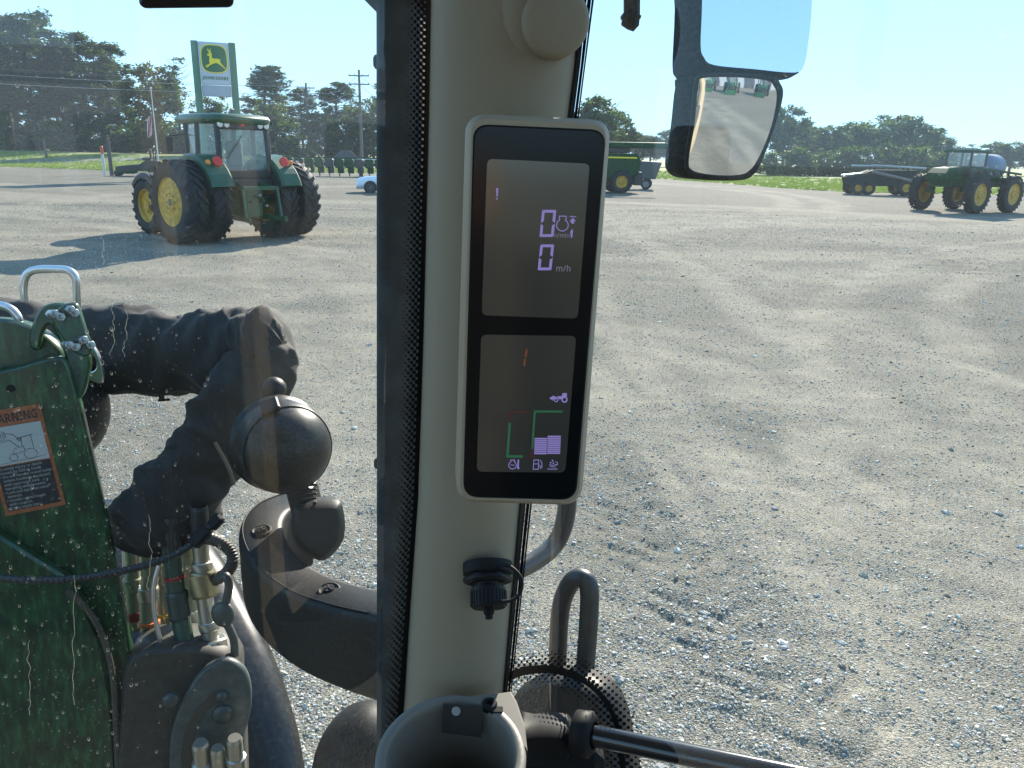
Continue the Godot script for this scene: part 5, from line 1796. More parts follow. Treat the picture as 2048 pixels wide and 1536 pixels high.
# ---------------------------------------------------------------- side mirror
func curved_glass(pxs: Array, p0: Vector3, n: Vector3, R: float, lift: float) -> ArrayMesh:   # a piece of a ball, bulging toward n
	var g := Geo.new()
	var rim := []
	var c := Vector3.ZERO
	for q in pxs:
		rim.append(on_plane(q[0], q[1], p0, n))
		c += rim[-1]
	c /= rim.size()
	var rings := []
	for i in range(1, 9):
		var t := i / 8.0
		var ring := PackedVector3Array()
		for q in rim:
			var w: Vector3 = c.lerp(q, t)
			var d := w.distance_to(c)
			ring.append(w + n * (lift + 0.006 - (R - sqrt(R * R - d * d))))
		rings.append(ring)
	g.loft(rings, true, false, 1)
	var r0: PackedVector3Array = rings[0]
	for k in r0.size(): g.tri(c + n * (lift + 0.006), r0[(k + 1) % r0.size()], r0[k], 1)
	return g.mesh()

func build_mirror() -> void:
	var up0 := W(1500, 70, 1.22)
	var v := (up0 - Vector3(0, CAM_H, 0)).normalized()
	var nu := (Vector3(0.62, 0.42, 0.70).normalized() - v).normalized()
	var lo0 := W(1465, 255, 1.22)
	v = (lo0 - Vector3(0, CAM_H, 0)).normalized()
	var nl := (Vector3(0.60, -0.31, 0.70).normalized() - v).normalized()
	var t := thing("side_mirror", "dusty black side mirror with a tall upper glass and smaller lower glass", "mirror", lo0)
	var shell := M("mirror_shell", Color(0.06, 0.06, 0.058), 0.75, 0.0, {"tex": "dusty", "scale": 7.0, "spec": 0.25})
	var silver := M("mirror_glass", Color(0.80, 0.84, 0.88), 0.03, 1.0)
	var nh := Vector3(0.30, 0.0, 0.95).normalized()
	var g := Geo.new()
	slab(g, smooth2([[1406, -260], [1400, 0], [1394, 120], [1400, 146], [1416, 155], [1460, 158], [1560, 160], [1598, 150], [1613, 125], [1626, 0], [1634, -260]], 4), up0, nh, 0.085, 0.012)
	part("main_housing", g, shell, t)
	var g2 := Geo.new()
	slab(g2, smooth2([[1406, 150], [1392, 168], [1382, 250], [1370, 320], [1374, 344], [1396, 358], [1450, 362], [1496, 359], [1520, 340], [1548, 260], [1563, 190], [1558, 166], [1540, 155]], 4), lo0, nh, 0.07, 0.01, -0.002)
	part("wide_angle_housing", g2, shell, t)
	var ug := smooth2([[1404, -250], [1401, 0], [1398, 90], [1404, 116], [1424, 132], [1500, 140], [1585, 147], [1604, 132], [1612, 90], [1620, 0], [1626, -250]], 4)
	hang("main_glass", curved_glass(ug, up0 + nh * 0.010, nu, 6.0, 0.0), silver, t)
	var lg := smooth2([[1404, 152], [1392, 172], [1384, 250], [1373, 320], [1380, 344], [1410, 354], [1480, 356], [1506, 344], [1522, 315], [1546, 250], [1561, 192], [1556, 170], [1540, 157], [1470, 150]], 4)
	hang("wide_angle_glass", curved_glass(lg, lo0 + nh * 0.022, nl, 0.42, 0.0), silver, t)
	var lf := Geo.new()
	var path := []
	for q in lg: path.append(on_plane(q.x, q.y, lo0 + nh * 0.022, nl))
	path.append(path[0])
	lf.tube(path, 0.0035, 6)
	part("glass_rim", lf, M("rubber_black", Color.WHITE), t)
	var a := Geo.new()
	var up1 := W(1490, -200, 1.3)
	a.tube([up1, up1 + Vector3(0, 0.30, 0.0), up1 + Vector3(-0.05, 0.42, 0.05), cabp(0.72, 0.45, 3.1)], 0.02, 10)
	part("arm", a, M("rubber_black", Color.WHITE), t)

# ---------------------------------------------------------------- lights, arm, fender and loader outside the windshield
func band(path: Array, w: float, h: float, n := 14, pw := 0.55) -> Array:     # rings of a rounded rectangular section along a path
	var rings := []
	for i in path.size():
		var d: Vector3 = ((path[min(i + 1, path.size() - 1)] as Vector3) - path[max(i - 1, 0)]).normalized()
		var side := d.cross(Vector3.UP).normalized()
		var up := side.cross(d)
		var ring := PackedVector3Array()
		for k in n:
			var a := TAU * k / n
			ring.append(path[i] + side * (sign(cos(a)) * pow(abs(cos(a)), pw) * w * 0.5) + up * (sign(sin(a)) * pow(abs(sin(a)), pw) * h * 0.5))
		rings.append(ring)
	return rings

func build_front_gear() -> void:
	var plastic := M("plastic_black", Color.WHITE)
	var black := M("rubber_black", Color.WHITE)
	var steel := M("bright_steel", Color(0.6, 0.6, 0.6), 0.3, 0.9)
	# round lamp seen from behind
	var c := W(567, 893, 1.34)
	var s := thing("round_lamp", "round black lamp housing standing on the end of the curved arm", "lamp", W(632, 1080, 1.34))
	var ax := Vector3(-0.55, -0.12, -0.82).normalized()          # it shines forward, its domed back faces us
	var g := Geo.new()
	var R := 0.087
	var prof := [Vector2(0, -R)]
	for i in range(1, 15):
		var a := -PI / 2 + (PI / 2) * i / 14.0
		prof.append(Vector2(cos(a) * R, sin(a) * R))
	prof.append_array([Vector2(R * 1.0, R * 0.30), Vector2(R * 1.05, R * 0.34), Vector2(R * 1.05, R * 0.52), Vector2(R * 0.98, R * 0.54)])
	g.lathe(prof, 40, aim(ax, c))
	part("shell", g, M("lamp_shell", Color(0.045, 0.045, 0.042), 0.5, 0.0, {"spec": 0.4, "tex": "dusty", "scale": 6.0, "rough_tex": "mottle"}), s)
	var ln := Geo.new()
	ln.lathe([Vector2(R * 0.98, R * 0.53), Vector2(R * 0.6, R * 0.6), Vector2(0, R * 0.64)], 32, aim(ax, c))
	part("lens", ln, M("lamp_clear", Color.WHITE), s)
	var sm := Geo.new()
	var ringp := []
	var lx := aim(ax, c)
	for k in 41:
		var a := TAU * k / 40.0
		ringp.append(lx * Vector3(cos(a) * R * 0.93, -R * 0.38, sin(a) * R * 0.93))
	sm.tube(ringp, 0.0016, 6, false)
	part("seam", sm, black, s)
	var tb := Geo.new()
	tb.box(Transform3D(Basis.from_euler(Vector3(0.5, 0.5, 0.35)), W(540, 812, 1.31)), Vector3(0.034, 0.012, 0.03), 0.003)
	part("tab", tb, plastic, s)
	var nk := Geo.new()
	nk.bar(W(602, 968, 1.36), W(618, 1030, 1.36), 0.052, 0.05, 0.006)
	for k in 5: nk.bar(W(600, 972 + k * 9, 1.322), W(634, 969 + k * 9, 1.322), 0.004, 0.004, 0.001)
	part("neck", nk, plastic, s)
	var bs := Geo.new()
	slab(bs, smooth2([[586, 1022], [612, 1008], [664, 1004], [686, 1016], [688, 1080], [650, 1124], [612, 1110], [586, 1075]], 3), W(636, 1060, 1.30), Vector3(0.25, 0.25, 0.93).normalized(), 0.07, 0.012)
	part("foot_block", bs, plastic, s)
	var kn := Geo.new()
	kn.ball(W(548, 778, 1.42), Vector3(0.024, 0.024, 0.024), 16)
	kn.tube([W(548, 778, 1.42), W(560, 850, 1.40)], 0.012, 10)
	part("knob", kn, plastic, s)
	# curved arm
	var arm := thing("bracket_arm", "thick curved black plastic arm running from the corner post to the round lamp", "bracket arm", W(800, 1390, 0.95))
	var path := curve([W(600, 1058, 1.46), W(548, 1082, 1.40), W(528, 1124, 1.32), W(552, 1184, 1.24), W(620, 1240, 1.16), W(710, 1276, 1.08), W(820, 1304, 1.0)], 6)
	var ag := Geo.new()
	ag.loft(band(path, 0.085, 0.15, 28, 0.28), true, true, 1)
	part("beam", ag, M("arm_plastic", Color(0.035, 0.035, 0.034), 0.5, 0.0, {"spec": 0.4, "tex": "dusty", "scale": 5.0, "bump": 0.008}), arm)
	var sg := Geo.new()
	var seam := []
	for i in path.size() - 2:
		var d: Vector3 = (path[i + 1] as Vector3) - path[i]
		var side := d.cross(Vector3.UP).normalized()
		seam.append(path[i] + side.cross(d.normalized()) * 0.0745 + side * 0.034)
	sg.tube(seam, 0.0016, 6)
	part("seam", sg, black, arm)
	for i in [13, 27]:
		var q: Vector3 = path[i] + Vector3(0, 0.0755, 0)
		var w := Geo.new()
		w.lathe([Vector2(0.019, -0.002), Vector2(0.019, 0.002), Vector2(0.0165, 0.003), Vector2(0.013, 0.0), Vector2(0.009, 0.0), Vector2(0.009, 0.006), Vector2(0.004, 0.006), Vector2(0.004, 0.002), Vector2(0, 0.002)], 20, aim(Vector3(0, 1, 0.1), q), true)
		w.box(Transform3D(Basis(Vector3.UP, 0.6), q + Vector3(0, 0.005, 0)), Vector3(0.016, 0.004, 0.004), 0.001)
		w.box(Transform3D(Basis(Vector3.UP, 0.6 + PI / 2), q + Vector3(0, 0.0052, 0)), Vector3(0.016, 0.004, 0.004), 0.001)
		part("screw_well", w, black, arm)
	# rounded cover below the arm
	var cv := thing("rounded_cover", "dark rounded plastic cover low down beneath the curved arm", "cover", W(720, 1620, 1.25))
	var cg := Geo.new()
	cg.ball(W(735, 1560, 1.30), Vector3(0.115, 0.17, 0.13), 32)
	part("dome", cg, M("cover_plastic", Color(0.035, 0.035, 0.034), 0.55, 0.0, {"spec": 0.3, "tex": "dusty", "scale": 4.0, "bump": 0.008}), cv)
	var ct := Geo.new()
	ct.tube([W(735, 1600, 1.30), W(735, 1600, 1.30) - Vector3(0, 0.6, 0)], 0.08, 12)
	part("stem", ct, black, cv)
	# front fender
	var f := thing("wheel_fender", "glossy dark front fender of the near tractor, behind the hoses", "fender", W(420, 1600, 1.9) - Vector3(0, 0.3, 0))
	var rings := []
	for q in [[-60, 360, 1008, 2.55], [-60, 392, 1035, 2.45], [-60, 432, 1078, 2.33], [-60, 478, 1150, 2.2], [-60, 524, 1240, 2.06], [-60, 562, 1330, 1.95], [-60, 592, 1430, 1.85], [-60, 612, 1540, 1.75], [-60, 622, 1680, 1.64]]:
		var e := W(q[1], q[2], q[3])
		var l := e + Vector3(-0.55, 0.02, 0.12)
		var ring := PackedVector3Array()
		var dn2 := Vector3(0.0, -1.0, -0.15)
		for w in [[0.0, 0.03], [0.3, 0.035], [0.6, 0.03], [0.8, 0.018], [0.9, 0.004], [0.96, -0.016], [1.0, -0.05], [0.985, -0.05], [0.94, -0.018], [0.8, 0.0], [0.4, 0.02], [0.0, 0.015]]:
			ring.append(l.lerp(e, w[0]) - dn2 * w[1])
		rings.append(ring)
	var fg := Geo.new()
	fg.loft(rings, true, true, 1)
	part("guard", fg, M("fender_gloss", Color(0.06, 0.06, 0.057), 0.4, 0.0, {"spec": 0.45, "tex": "dusty", "scale": 3.0, "rough_tex": "mottle"}), f)
	var fs := Geo.new()
	fs.bar(W(420, 1640, 1.7), W(420, 1640, 1.7) - Vector3(0.1, 0.75, 0.2), 0.08, 0.08, 0.01)
	part("stay", fs, black, f)
	build_rails(black)
	build_loader(steel, plastic, black)

func build_rails(black: Material) -> void:
	var rail := M("rail_grey", Color(0.035, 0.037, 0.037), 0.42, 0.0, {"tex": "mottle", "scale": 6.0})
	var a := thing("hand_rail", "grey tube hand rail with a tight hairpin top beyond the door window", "hand rail", W(1130, 1640, 1.05))
	var g := Geo.new()
	g.tube(curve([W(1108, 1900, 1.05), W(1112, 1640, 1.05), W(1114, 1400, 1.05), W(1117, 1270, 1.05), W(1124, 1205, 1.05), W(1142, 1165, 1.04), W(1162, 1156, 1.03), W(1178, 1175, 1.02), W(1177, 1250, 1.01), W(1166, 1400, 1.0), W(1156, 1640, 1.0), W(1150, 1900, 1.0)], 6), 0.0145, 18)
	part("tube", g, rail, a)
	var b := thing("grab_rail", "bent black grab rail emerging below the display beyond the door window", "grab rail", W(1060, 1130, 0.98))
	var h := Geo.new()
	h.tube(curve([W(1120, 900, 1.0), W(1134, 980, 1.0), W(1130, 1040, 1.0), W(1112, 1085, 1.0), W(1080, 1115, 0.98), W(1030, 1142, 0.95), W(960, 1170, 0.9)], 6), 0.0135, 18)
	part("tube", h, M("rail_black", Color(0.03, 0.034, 0.038), 0.3), b)

func build_loader(steel: Material, plastic: Material, black: Material) -> void:
	var green := M("loader_green", Color(0.028, 0.14, 0.045), 0.35, 0.0, {"tex": "streak", "scale": 2.2, "stretch": Vector3(2.5, 0.6, 2.5), "coat": 0.3})
	var mp := W(100, 1000, 1.34)
	var mn := Vector3(0.30, 0.10, 0.95).normalized()
	var m := thing("loader_mast", "green loader mast with warning label at the left edge of the frame", "loader mast", W(60, 1680, 1.3) - Vector3(0, 0.1, 0))
	var g := Geo.new()
	slab(g, smooth2([[-160, 760], [-90, 735], [0, 742], [98, 716], [132, 724], [152, 780], [176, 880], [210, 1030], [240, 1170], [262, 1300], [276, 1420], [284, 1560], [290, 1720], [-160, 1720]], 3), mp, mn, 0.03, 0.005)
	var plate := part("mast_plate", g, green, m)
	var g2 := Geo.new()
	slab(g2, smooth2([[-160, 640], [-40, 642], [10, 646], [60, 662], [98, 690], [118, 722], [128, 790], [80, 820], [-160, 820]], 3), mp, mn, 0.05, 0.005, -0.035)
	part("mast_cap", g2, green, m)
	var g3 := Geo.new()
	slab(g3, [[-60, 1020], [150, 1150], [205, 1260], [228, 1380], [236, 1480], [246, 1720], [-60, 1720]], mp, mn, 0.03, 0.006, 0.028)
	part("gusset", g3, green, m)
	var hole := Geo.new()
	hole.lathe([Vector2(0.0075, 0.0), Vector2(0.0075, 0.0006), Vector2(0.0, 0.0006)], 16, aim(mn, on_plane(22, 777, mp, mn)), true)
	part("plug", hole, black, m)
	var edge := Geo.new()
	edge.tube(curve([on_plane(135, 1180, mp + mn * 0.03, mn), on_plane(190, 1240, mp + mn * 0.03, mn), on_plane(222, 1330, mp + mn * 0.031, mn), on_plane(232, 1450, mp + mn * 0.031, mn), on_plane(238, 1600, mp + mn * 0.031, mn)], 5), 0.006, 8)
	part("weld_seam", edge, M("loader_brown", Color(0.05, 0.045, 0.03), 0.7), m)
	var base := Geo.new()
	base.bar(W(60, 1680, 1.36), W(60, 1680, 1.36) - Vector3(0, 0.55, 0), 0.3, 0.12, 0.02)
	part("foot", base, green, m)
	# knuckle bracket on top
	var bn := Vector3(0.35, 0.15, 0.92).normalized()
	var bp := W(110, 650, 1.40)
	var k := Geo.new()
	slab(k, smooth2([[58, 690], [64, 650], [80, 618], [108, 606], [140, 612], [160, 640], [172, 690], [180, 730], [166, 790], [140, 800], [132, 720], [108, 660], [96, 650], [84, 668], [78, 700]], 4), bp, bn, 0.03, 0.004)
	part("hook_plate", k, green, m)
	var k2 := Geo.new()
	slab(k2, smooth2([[104, 640], [122, 612], [150, 606], [160, 622], [172, 660], [182, 690], [176, 712], [150, 706], [128, 680]], 4), bp + bn * 0.045, bn, 0.02, 0.003)
	part("link_plate", k2, green, m)
	for q in [[108, 628], [120, 634], [140, 620], [148, 626], [138, 690], [150, 694], [166, 680], [180, 690]]:
		var w := Geo.new()
		w.lathe([Vector2(0.0085, -0.02), Vector2(0.0085, 0.006), Vector2(0.007, 0.009), Vector2(0.0045, 0.009), Vector2(0.0045, 0.016), Vector2(0.0, 0.017)], 6, aim(bn + Vector3(0.7, 0.1, 0), on_plane(q[0], q[1], bp + bn * 0.048, bn)), true)
		part("bolt", w, M("bolt_zinc", Color(0.33, 0.36, 0.36), 0.35, 0.7), m)
	# label
	build_decal(m, mp, mn)
	# bent bar handles
	var h := thing("bar_handle", "bent steel bar handle standing above the loader mast", "handle", W(160, 640, 1.52))
	var hg := Geo.new()
	hg.tube(curve([W(50, 602, 1.5), W(48, 572, 1.5), W(54, 549, 1.5), W(74, 539, 1.5), W(105, 538, 1.5), W(134, 540, 1.5), W(150, 553, 1.5), W(154, 580, 1.5), W(154, 640, 1.5), W(150, 700, 1.5)], 5), 0.0075, 14)
	part("bar", hg, steel, h)
	var h2 := thing("bar_handle", "bent steel bar handle cut by the frame edge beside the mast top", "handle", W(30, 680, 1.45))
	var hg2 := Geo.new()
	hg2.tube(curve([W(-60, 625, 1.42), W(-20, 610, 1.42), W(12, 613, 1.42), W(32, 628, 1.42), W(39, 650, 1.42), W(40, 720, 1.42)], 5), 0.0075, 14)
	part("bar", hg2, steel, h2)
	# round lamp behind the mast
	var b := thing("fork_lamp", "black rounded lamp in a steel fork behind the loader mast", "lamp", W(150, 920, 1.55))
	var bg := Geo.new()
	bg.ball(W(130, 815, 1.58), Vector3(0.088, 0.118, 0.09), 32)
	part("shell", bg, M("lamp_shell", Color.WHITE), b)
	var fk := Geo.new()
	slab(fk, smooth2([[158, 690], [166, 730], [176, 744], [190, 740], [192, 720], [172, 690], [180, 684], [198, 712], [206, 744], [204, 766], [186, 764], [166, 750], [156, 722]], 3), W(182, 730, 1.5), Vector3(0.2, 0.1, 0.97).normalized(), 0.012, 0.002)
	part("fork", fk, steel, b)
	var fm := Geo.new()
	fm.bar(W(120, 880, 1.6), W(80, 1000, 1.45), 0.03, 0.03, 0.004)
	part("mount", fm, black, b)

func build_decal(m: Node3D, mp: Vector3, mn: Vector3) -> void:
	dp = mp
	dn = mn
	var o := on_plane(12, 1032, mp, mn)              # lower left corner of the label
	var ux := (on_plane(132, 1009, mp, mn) - o)
	var wide := ux.length()
	ux = ux.normalized()
	var uy := mn.cross(ux).normalized()
	var tall := (on_plane(-14, 822, mp, mn) - o).dot(uy)
	var xf := Transform3D(Basis(ux, uy, mn), o)
	var sheet := Geo.new()
	sheet.box(xf * Transform3D(Basis.IDENTITY, Vector3(wide * 0.5, tall * 0.5, 0.0008)), Vector3(wide, tall, 0.0008), 0.0002)
	var lab := part("warning_label", sheet, M("label_orange", Color(0.42, 0.13, 0.04), 0.5, 0.0, {"tex": "mottle", "scale": 12.0}), m)
	var wp := Geo.new()
	wp.box(xf * Transform3D(Basis.IDENTITY, Vector3(wide * 0.5, tall * 0.66, 0.0014)), Vector3(wide * 0.88, tall * 0.36, 0.0006), 0.0001)
	part("picture_panel", wp, M("label_white", Color(0.34, 0.38, 0.37), 0.5), lab)
	var bp := Geo.new()
	bp.box(xf * Transform3D(Basis.IDENTITY, Vector3(wide * 0.5, tall * 0.255, 0.0014)), Vector3(wide * 0.88, tall * 0.43, 0.0006), 0.0001)
	part("text_panel", bp, M("label_black", Color(0.012, 0.013, 0.015), 0.5), lab)
	var ink := M("label_ink", Color(0.02, 0.02, 0.02), 0.6)
	var pale := M("label_pale", Color(0.30, 0.31, 0.30), 0.6)
	var head := hang("lettering", text_mesh("WARNING", tall * 0.105, 0.0002, true), ink, lab)
	head.global_transform = xf * Transform3D(Basis.from_scale(Vector3(0.8, 1.1, 1)), Vector3(wide * 0.53, tall * 0.915, 0.0014))
	var lines := ["To avoid injury or death", "caused by falling loads:", "• Do not handle round bales", "  unless loader is equipped", "  with approved bale", "  handling attachments.", "• Lock out optional valve", "  detents.", "• Handle raised loads", "  with caution.", "• Carry loads low."]
	for i in lines.size():
		var t := text_mesh(lines[i], tall * 0.034, 0.0002)
		t.horizontal_alignment = HORIZONTAL_ALIGNMENT_LEFT
		var tm := hang("lettering", t, pale, lab)
		tm.global_transform = xf * Transform3D(Basis.IDENTITY, Vector3(wide * 0.08, tall * (0.447 - 0.0385 * i), 0.0019))
	# pictogram: a bale rolling back off a raised loader
	var pg := Geo.new()
	var L := 0.0019
	var P := func(x: float, y: float) -> Vector3: return xf * Vector3(wide * (0.06 + 0.88 * x), tall * (0.48 + 0.36 * y), L)
	var line := func(pts: Array, w: float) -> void:
		for i in pts.size() - 1:
			pg.bar(P.call(pts[i][0], pts[i][1]), P.call(pts[i + 1][0], pts[i + 1][1]), w, 0.0003, 0.00005)
	var circ := func(x: float, y: float, r: float, w: float) -> void:
		var pts := []
		for k in 19: pts.append([x + r * cos(TAU * k / 18.0), y + r * 1.15 * sin(TAU * k / 18.0)])
		line.call(pts, w)
	circ.call(0.68, 0.2, 0.12, 0.0012); circ.call(0.36, 0.17, 0.075, 0.0012); circ.call(0.22, 0.78, 0.1, 0.0012)
	line.call([[0.02, 0.04], [0.95, 0.1]], 0.0008)
	line.call([[0.36, 0.28], [0.42, 0.4], [0.58, 0.42], [0.6, 0.3], [0.44, 0.26], [0.36, 0.28]], 0.001)
	line.call([[0.56, 0.4], [0.58, 0.66], [0.76, 0.68], [0.76, 0.34]], 0.001)
	line.call([[0.52, 0.66], [0.8, 0.7]], 0.0016)
	line.call([[0.5, 0.42], [0.36, 0.64], [0.12, 0.6], [0.1, 0.66], [0.06, 0.56]], 0.0014)
	for k in 6: line.call([[0.22 - 0.085 + 0.03 * k, 0.72], [0.22 - 0.075 + 0.03 * k, 0.84]], 0.0007)
	line.call([[0.34, 0.82], [0.44, 0.78], [0.54, 0.62]], 0.0022)
	line.call([[0.49, 0.64], [0.55, 0.56], [0.58, 0.66], [0.49, 0.64]], 0.0016)
	part("pictogram", pg, ink, lab)

# ---------------------------------------------------------------- hoses and their sleeve
func wrinkled(path: Array, rad: Array, squash: float, seed_: int) -> Array:
	var nz := FastNoiseLite.new()
	nz.seed = seed_
	nz.frequency = 1.0
	nz.fractal_octaves = 1
	var rings := []
	var x := Vector3.UP
	for i in path.size():
		var d: Vector3 = ((path[min(i + 1, path.size() - 1)] as Vector3) - path[max(i - 1, 0)]).normalized()
		x = (x - d * d.dot(x)).normalized()
		var y := d.cross(x)
		var ring := PackedVector3Array()
		for k in 60:
			var a := TAU * k / 60.0
			var dir := x * cos(a) + y * sin(a) * squash
			var p: Vector3 = path[i] + dir * rad[i]
			var s2: float = i * 0.085
			var w1: float = 1.0 - abs(nz.get_noise_3d(s2 * 1.0 + cos(a) * 0.8, sin(a) * 0.9, seed_) * 2.3)
			var w2: float = 1.0 - abs(nz.get_noise_3d(s2 * 2.2 + cos(a) * 1.2, sin(a) * 1.2, seed_ + 7.0) * 2.0)
			var fold := nz.get_noise_3d(s2 * 1.2, cos(a) + 3.0, sin(a)) * 0.012 + pow(clamp(w1, 0.0, 1.0), 2.0) * 0.006 + pow(clamp(w2, 0.0, 1.0), 2.0) * 0.002 - 0.003
			ring.append(p + dir * fold)
		rings.append(ring)
	return rings

func build_hoses() -> void:
	var black := M("rubber_black", Color.WHITE)
	var cloth := M("sleeve_cloth", Color(0.016, 0.015, 0.013), 0.85, 0.0, {"sheen": 0.35, "bump": 0.02, "scale": 22.0})
	var s := thing("hose_sleeve", "crumpled black fabric sleeve wrapped round the loader hoses, bent at a corner", "hose sleeve", W(330, 1080, 1.5))
	var path := curve([W(-60, 690, 1.78), W(60, 690, 1.74), W(200, 698, 1.7), W(330, 708, 1.66), W(430, 706, 1.62), W(500, 700, 1.6), W(545, 690, 1.58), W(568, 686, 1.57)], 16)
	var rad := []
	for i in path.size(): rad.append(lerp(0.102, 0.088, i / float(path.size() - 1)) + 0.004 * sin(i * 0.2) - 0.078 * smoothstep(0.84, 1.0, i / float(path.size() - 1)))
	var g := Geo.new()
	g.loft(wrinkled(path, rad, 0.8, 5), true, true, 1)
	part("straight_sleeve", g, cloth, s)
	var path2 := curve([W(548, 676, 1.58), W(534, 712, 1.57), W(498, 780, 1.55), W(448, 860, 1.53), W(395, 935, 1.5), W(350, 1000, 1.48), W(322, 1050, 1.47), W(315, 1085, 1.47)], 16)
	var rad2 := []
	for i in path2.size():
		var t := i / float(path2.size() - 1)
		rad2.append([0.035, 0.07, 0.088, 0.085, 0.08, 0.1, 0.106, 0.072][int(t * 7)] * (1.0 - fmod(t * 7, 1.0)) + [0.035, 0.07, 0.088, 0.085, 0.08, 0.1, 0.106, 0.072][min(int(t * 7) + 1, 7)] * fmod(t * 7, 1.0))
	var g2 := Geo.new()
	g2.loft(wrinkled(path2, rad2, 0.75, 9), true, true, 1)
	part("hanging_sleeve", g2, cloth, s)
	var bk := Geo.new()
	bk.bar(W(322, 778, 1.58), W(324, 800, 1.58), 0.02, 0.004, 0.001)
	bk.bar(W(316, 801, 1.58), W(340, 799, 1.58), 0.004, 0.005, 0.001)
	part("buckle", bk, black, s)
	var st := Geo.new()
	st.tube(curve([W(430, 885, 1.44), W(455, 930, 1.44), W(468, 968, 1.45)], 5), 0.004, 6)
	part("seam", st, M("seam_brown", Color(0.10, 0.085, 0.06), 0.8), s)
	# the hoses below it: [points, radius, body colour, collars [(t, radius scale, length, material)]]
	var rubber := M("hose_rubber", Color(0.02, 0.02, 0.02), 0.5)
	var olive := M("fitting_olive", Color(0.24, 0.25, 0.17), 0.4, 0.5)
	var zinc := M("fitting_zinc", Color(0.42, 0.40, 0.33), 0.32, 0.8)
	var red := M("ring_red", Color(0.22, 0.02, 0.02), 0.4)
	var orange := M("ring_orange", Color(0.5, 0.14, 0.03), 0.4)
	var yellowr := M("ring_yellow", Color(0.55, 0.38, 0.05), 0.4)
	var list := [
		["hydraulic hose with olive fitting nearest the loader mast", [[262, 1040, 1.52], [264, 1110, 1.5], [266, 1180, 1.48], [272, 1260, 1.46]], 0.016, olive, [[0.35, 1.25, 0.05, zinc], [0.62, 1.35, 0.03, olive], [0.86, 1.2, 0.02, red]]],
		["hydraulic hose with an orange ring, second from the mast", [[300, 1060, 1.46], [302, 1130, 1.45], [296, 1200, 1.44], [300, 1280, 1.42]], 0.017, olive, [[0.3, 1.3, 0.06, olive], [0.6, 1.35, 0.03, zinc], [0.84, 1.35, 0.008, orange]]],
		["pale hydraulic hose in the middle, with a yellow ring", [[322, 1060, 1.52], [326, 1140, 1.5], [330, 1220, 1.48], [336, 1300, 1.46]], 0.015, zinc, [[0.35, 1.25, 0.05, zinc], [0.7, 1.3, 0.008, yellowr]]],
		["dark green hydraulic coupling with red rings", [[342, 1060, 1.42], [346, 1130, 1.41], [360, 1230, 1.39], [384, 1340, 1.36]], 0.019, M("fitting_green", Color(0.05, 0.085, 0.06), 0.4, 0.3), [[0.12, 1.0, 0.1, rubber], [0.42, 1.12, 0.009, red], [0.6, 1.2, 0.06, M("fitting_dark", Color(0.06, 0.075, 0.07), 0.4, 0.5)], [0.9, 1.25, 0.009, red]]],
		["thick brass coloured hydraulic coupling beside the corrugated hose", [[398, 1030, 1.44], [402, 1110, 1.43], [410, 1200, 1.41], [428, 1320, 1.38]], 0.017, zinc, [[0.1, 1.1, 0.08, rubber], [0.42, 1.35, 0.02, zinc], [0.55, 1.75, 0.055, M("fitting_brass", Color(0.36, 0.31, 0.18), 0.35, 0.8)], [0.8, 1.3, 0.02, zinc], [0.9, 2.0, 0.03, zinc]]],
		["slim hydraulic hose between the two large couplings", [[376, 1080, 1.5], [380, 1150, 1.49], [384, 1230, 1.47], [396, 1320, 1.45]], 0.015, olive, [[0.35, 1.4, 0.06, olive], [0.68, 1.35, 0.03, zinc]]]]
	for q in list:
		var pts := []
		for w in q[1]: pts.append(W(w[0], w[1], w[2]))
		pts = curve(pts, 6)
		var t := thing("hydraulic_hose", q[0], "hydraulic hose", pts[-1], 0.0, "hydraulic hoses of the loader")
		var hg := Geo.new()
		hg.tube(pts, q[2], 16)
		part("tube", hg, q[3], t)
		for c in q[4]:
			var f: float = c[0] * (pts.size() - 1)
			var i := int(f)
			var p: Vector3 = (pts[i] as Vector3).lerp(pts[min(i + 1, pts.size() - 1)], f - i)
			var d: Vector3 = (pts[min(i + 1, pts.size() - 1)] - pts[i]).normalized()
			var cg := Geo.new()
			var r: float = q[2] * c[1]
			var l: float = c[2] * 0.5
			cg.lathe([Vector2(q[2] * 0.9, -l), Vector2(r * 0.92, -l), Vector2(r, -l * 0.8), Vector2(r, l * 0.8), Vector2(r * 0.92, l), Vector2(q[2] * 0.9, l)], 6 if c[1] >= 1.3 and c[2] > 0.015 else 20, aim(d, p), true)
			part("collar", cg, c[3], t)
	# thin steel pipe
	var th := thing("steel_pipe", "thin bright steel pipe bowed between the couplings", "pipe", W(332, 1290, 1.36))
	var tg := Geo.new()
	tg.tube(curve([W(318, 1130, 1.38), W(308, 1170, 1.37), W(308, 1220, 1.36), W(320, 1280, 1.35), W(332, 1340, 1.35)], 6), 0.0045, 10)
	part("tube", tg, M("bright_steel", Color.WHITE), th)
	# corrugated hose
	var co := thing("corrugated_hose", "short brown corrugated hose looping beside the couplings", "hose", W(430, 1160, 1.42))
	var cp := curve([W(400, 1075, 1.44), W(430, 1080, 1.43), W(456, 1096, 1.42), W(466, 1120, 1.41), W(456, 1142, 1.41), W(430, 1160, 1.42)], 22)
	var cr := []
	for i in cp.size(): cr.append(0.0115 + 0.0016 * sin(i * 1.55))
	var cg2 := Geo.new()
	cg2.tube(cp, cr, 14)
	part("tube", cg2, M("corrugated_brown", Color(0.07, 0.055, 0.04), 0.5), co)
	# shackle hanging down the couplings
	var sh := thing("shackle_chain", "grey cast shackle hanging on the coupling beside the fender", "shackle", W(466, 1300, 1.36))
	var sg := Geo.new()
	sg.tube(curve([W(440, 1160, 1.38), W(452, 1152, 1.37), W(458, 1172, 1.37), W(452, 1205, 1.37), W(444, 1230, 1.37)], 5), 0.0085, 12)
